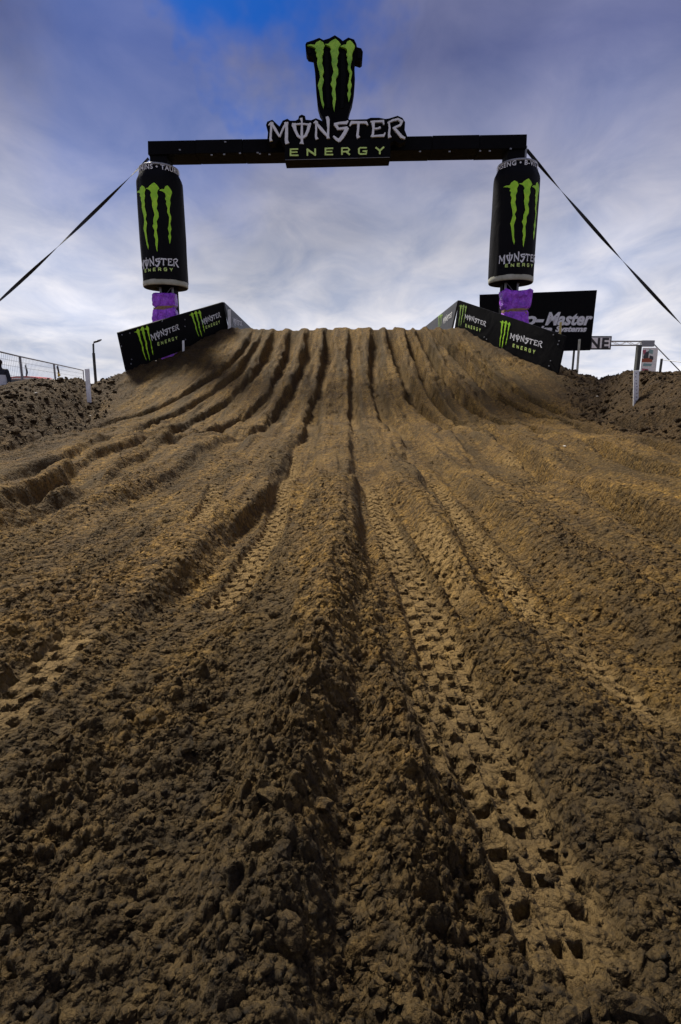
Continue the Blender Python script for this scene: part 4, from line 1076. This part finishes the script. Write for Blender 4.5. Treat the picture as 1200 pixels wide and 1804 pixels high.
# person by the fence, seen from the back over the bank
def skin_body(name, V_, E_, R_, m_, parent, sub=2):
    b = BASE[parent]; me = bpy.data.meshes.new(name); me.from_pydata([Vector(v) - b for v in V_], E_, [])
    o = bpy.data.objects.new(name, me); COL.objects.link(o)
    sk = o.modifiers.new('s', 'SKIN'); ss = o.modifiers.new('u', 'SUBSURF'); ss.levels = sub; ss.render_levels = sub
    me.skin_vertices[0].data[0].use_root = True
    for i, r_ in enumerate(R_): me.skin_vertices[0].data[i].radius = (r_, r_) if not isinstance(r_, tuple) else r_
    dg = bpy.context.evaluated_depsgraph_get(); ev = bpy.data.meshes.new_from_object(o.evaluated_get(dg), depsgraph=dg)
    bpy.data.objects.remove(o); ev.name = name
    for p in ev.polygons: p.use_smooth = True
    ev.materials.clear(); return link(name, ev, m_, parent)
YM = 16.0; pc = at(1, 660, YM); X0 = pc.x; g = gz1(X0, YM)
topz = at(1, 632, YM).z; s = (topz) / 1.76; s = max(min(s, 1.1), .9); zb_ = topz - 1.76 * s
per = thing('person', (X0, YM, zb_), 'person in dark jacket and white bib standing behind the left bank', 'person')
def pv(x, y, z): return (X0 + x * s, YM + y * s, zb_ + z * s)
V_ = [pv(0, 0, .98), pv(0, 0, 1.18), pv(0, .01, 1.38), pv(0, 0, 1.47), pv(0, -.01, 1.53), pv(0, -.02, 1.64), pv(0, -.02, 1.70),
      pv(.19, 0, 1.42), pv(.25, 0, 1.14), pv(.24, -.06, .90), pv(.24, -.08, .80), pv(-.19, 0, 1.42), pv(-.25, 0, 1.14), pv(-.24, -.06, .90), pv(-.24, -.08, .80),
      pv(.10, 0, .90), pv(.11, -.01, .50), pv(.11, .02, .10), pv(.12, -.12, .04), pv(-.10, 0, .90), pv(-.11, -.01, .50), pv(-.11, .02, .10), pv(-.12, -.12, .04)]
E_ = [(0, 1), (1, 2), (2, 3), (3, 4), (4, 5), (5, 6), (2, 7), (7, 8), (8, 9), (9, 10), (2, 11), (11, 12), (12, 13), (13, 14), (0, 15), (15, 16), (16, 17), (17, 18), (0, 19), (19, 20), (20, 21), (21, 22)]
R_ = [(.16, .12), (.16, .12), (.18, .12), (.07, .07), (.06, .06), (.085, .10), (.07, .085), .075, .055, .045, .04, .075, .055, .045, .04, .09, .065, .05, .045, .09, .065, .05, .045]
skin_body('body', V_, E_, [tuple(np.array(r) * s) if isinstance(r, tuple) else r * s for r in R_], M['jacket'], per)
bm = bmesh.new(); bmesh.ops.create_uvsphere(bm, u_segments=20, v_segments=14, radius=1, matrix=Matrix.Translation(pv(0, -.02, 1.665)) @ Matrix.Diagonal((.088 * s, .105 * s, .10 * s, 1)))
fin('hair', bm, M['hair'], per, smooth=True)
bm = bmesh.new()
rg = []
for z_, rx, ry in ((.92, .195, .15), (1.05, .19, .145), (1.2, .19, .145), (1.30, .195, .15)):
    rg.append([bm.verts.new(pv(rx * math.cos(a_), ry * math.sin(a_), z_)) for a_ in [2 * math.pi * k_ / 24 for k_ in range(24)]])
for i in range(3):
    for k_ in range(24): bm.faces.new([rg[i][k_], rg[i][(k_ + 1) % 24], rg[i + 1][(k_ + 1) % 24], rg[i + 1][k_]])
fin('bib', bm, M['white_cloth'], per, smooth=True)
for sg in (-1, 1):
    bm = bmesh.new()
    hand = pv(.24 * sg, -.085, .77)
    tube(bm, [pv(.24 * sg, -.08, .81), hand, pv(.238 * sg, -.09, .72)], [.026 * s, .040 * s, .034 * s], 8)
    for f_ in range(4):
        x = .24 * sg + (f_ - 1.5) * .004; y = -.115 + f_ * .018
        tube(bm, [pv(x, y, .73), pv(x - .006 * sg, y - .004, .69), pv(x - .016 * sg, y - .008, .655 + abs(f_ - 1.2) * .008)], [.010 * s, .009 * s, .007 * s], 6)
    tube(bm, [pv(.232 * sg, -.115, .77), pv(.222 * sg, -.135, .73), pv(.216 * sg, -.14, .70)], [.012 * s, .010 * s, .008 * s], 6)
    fin('hand', bm, M['skin'], per, smooth=True)
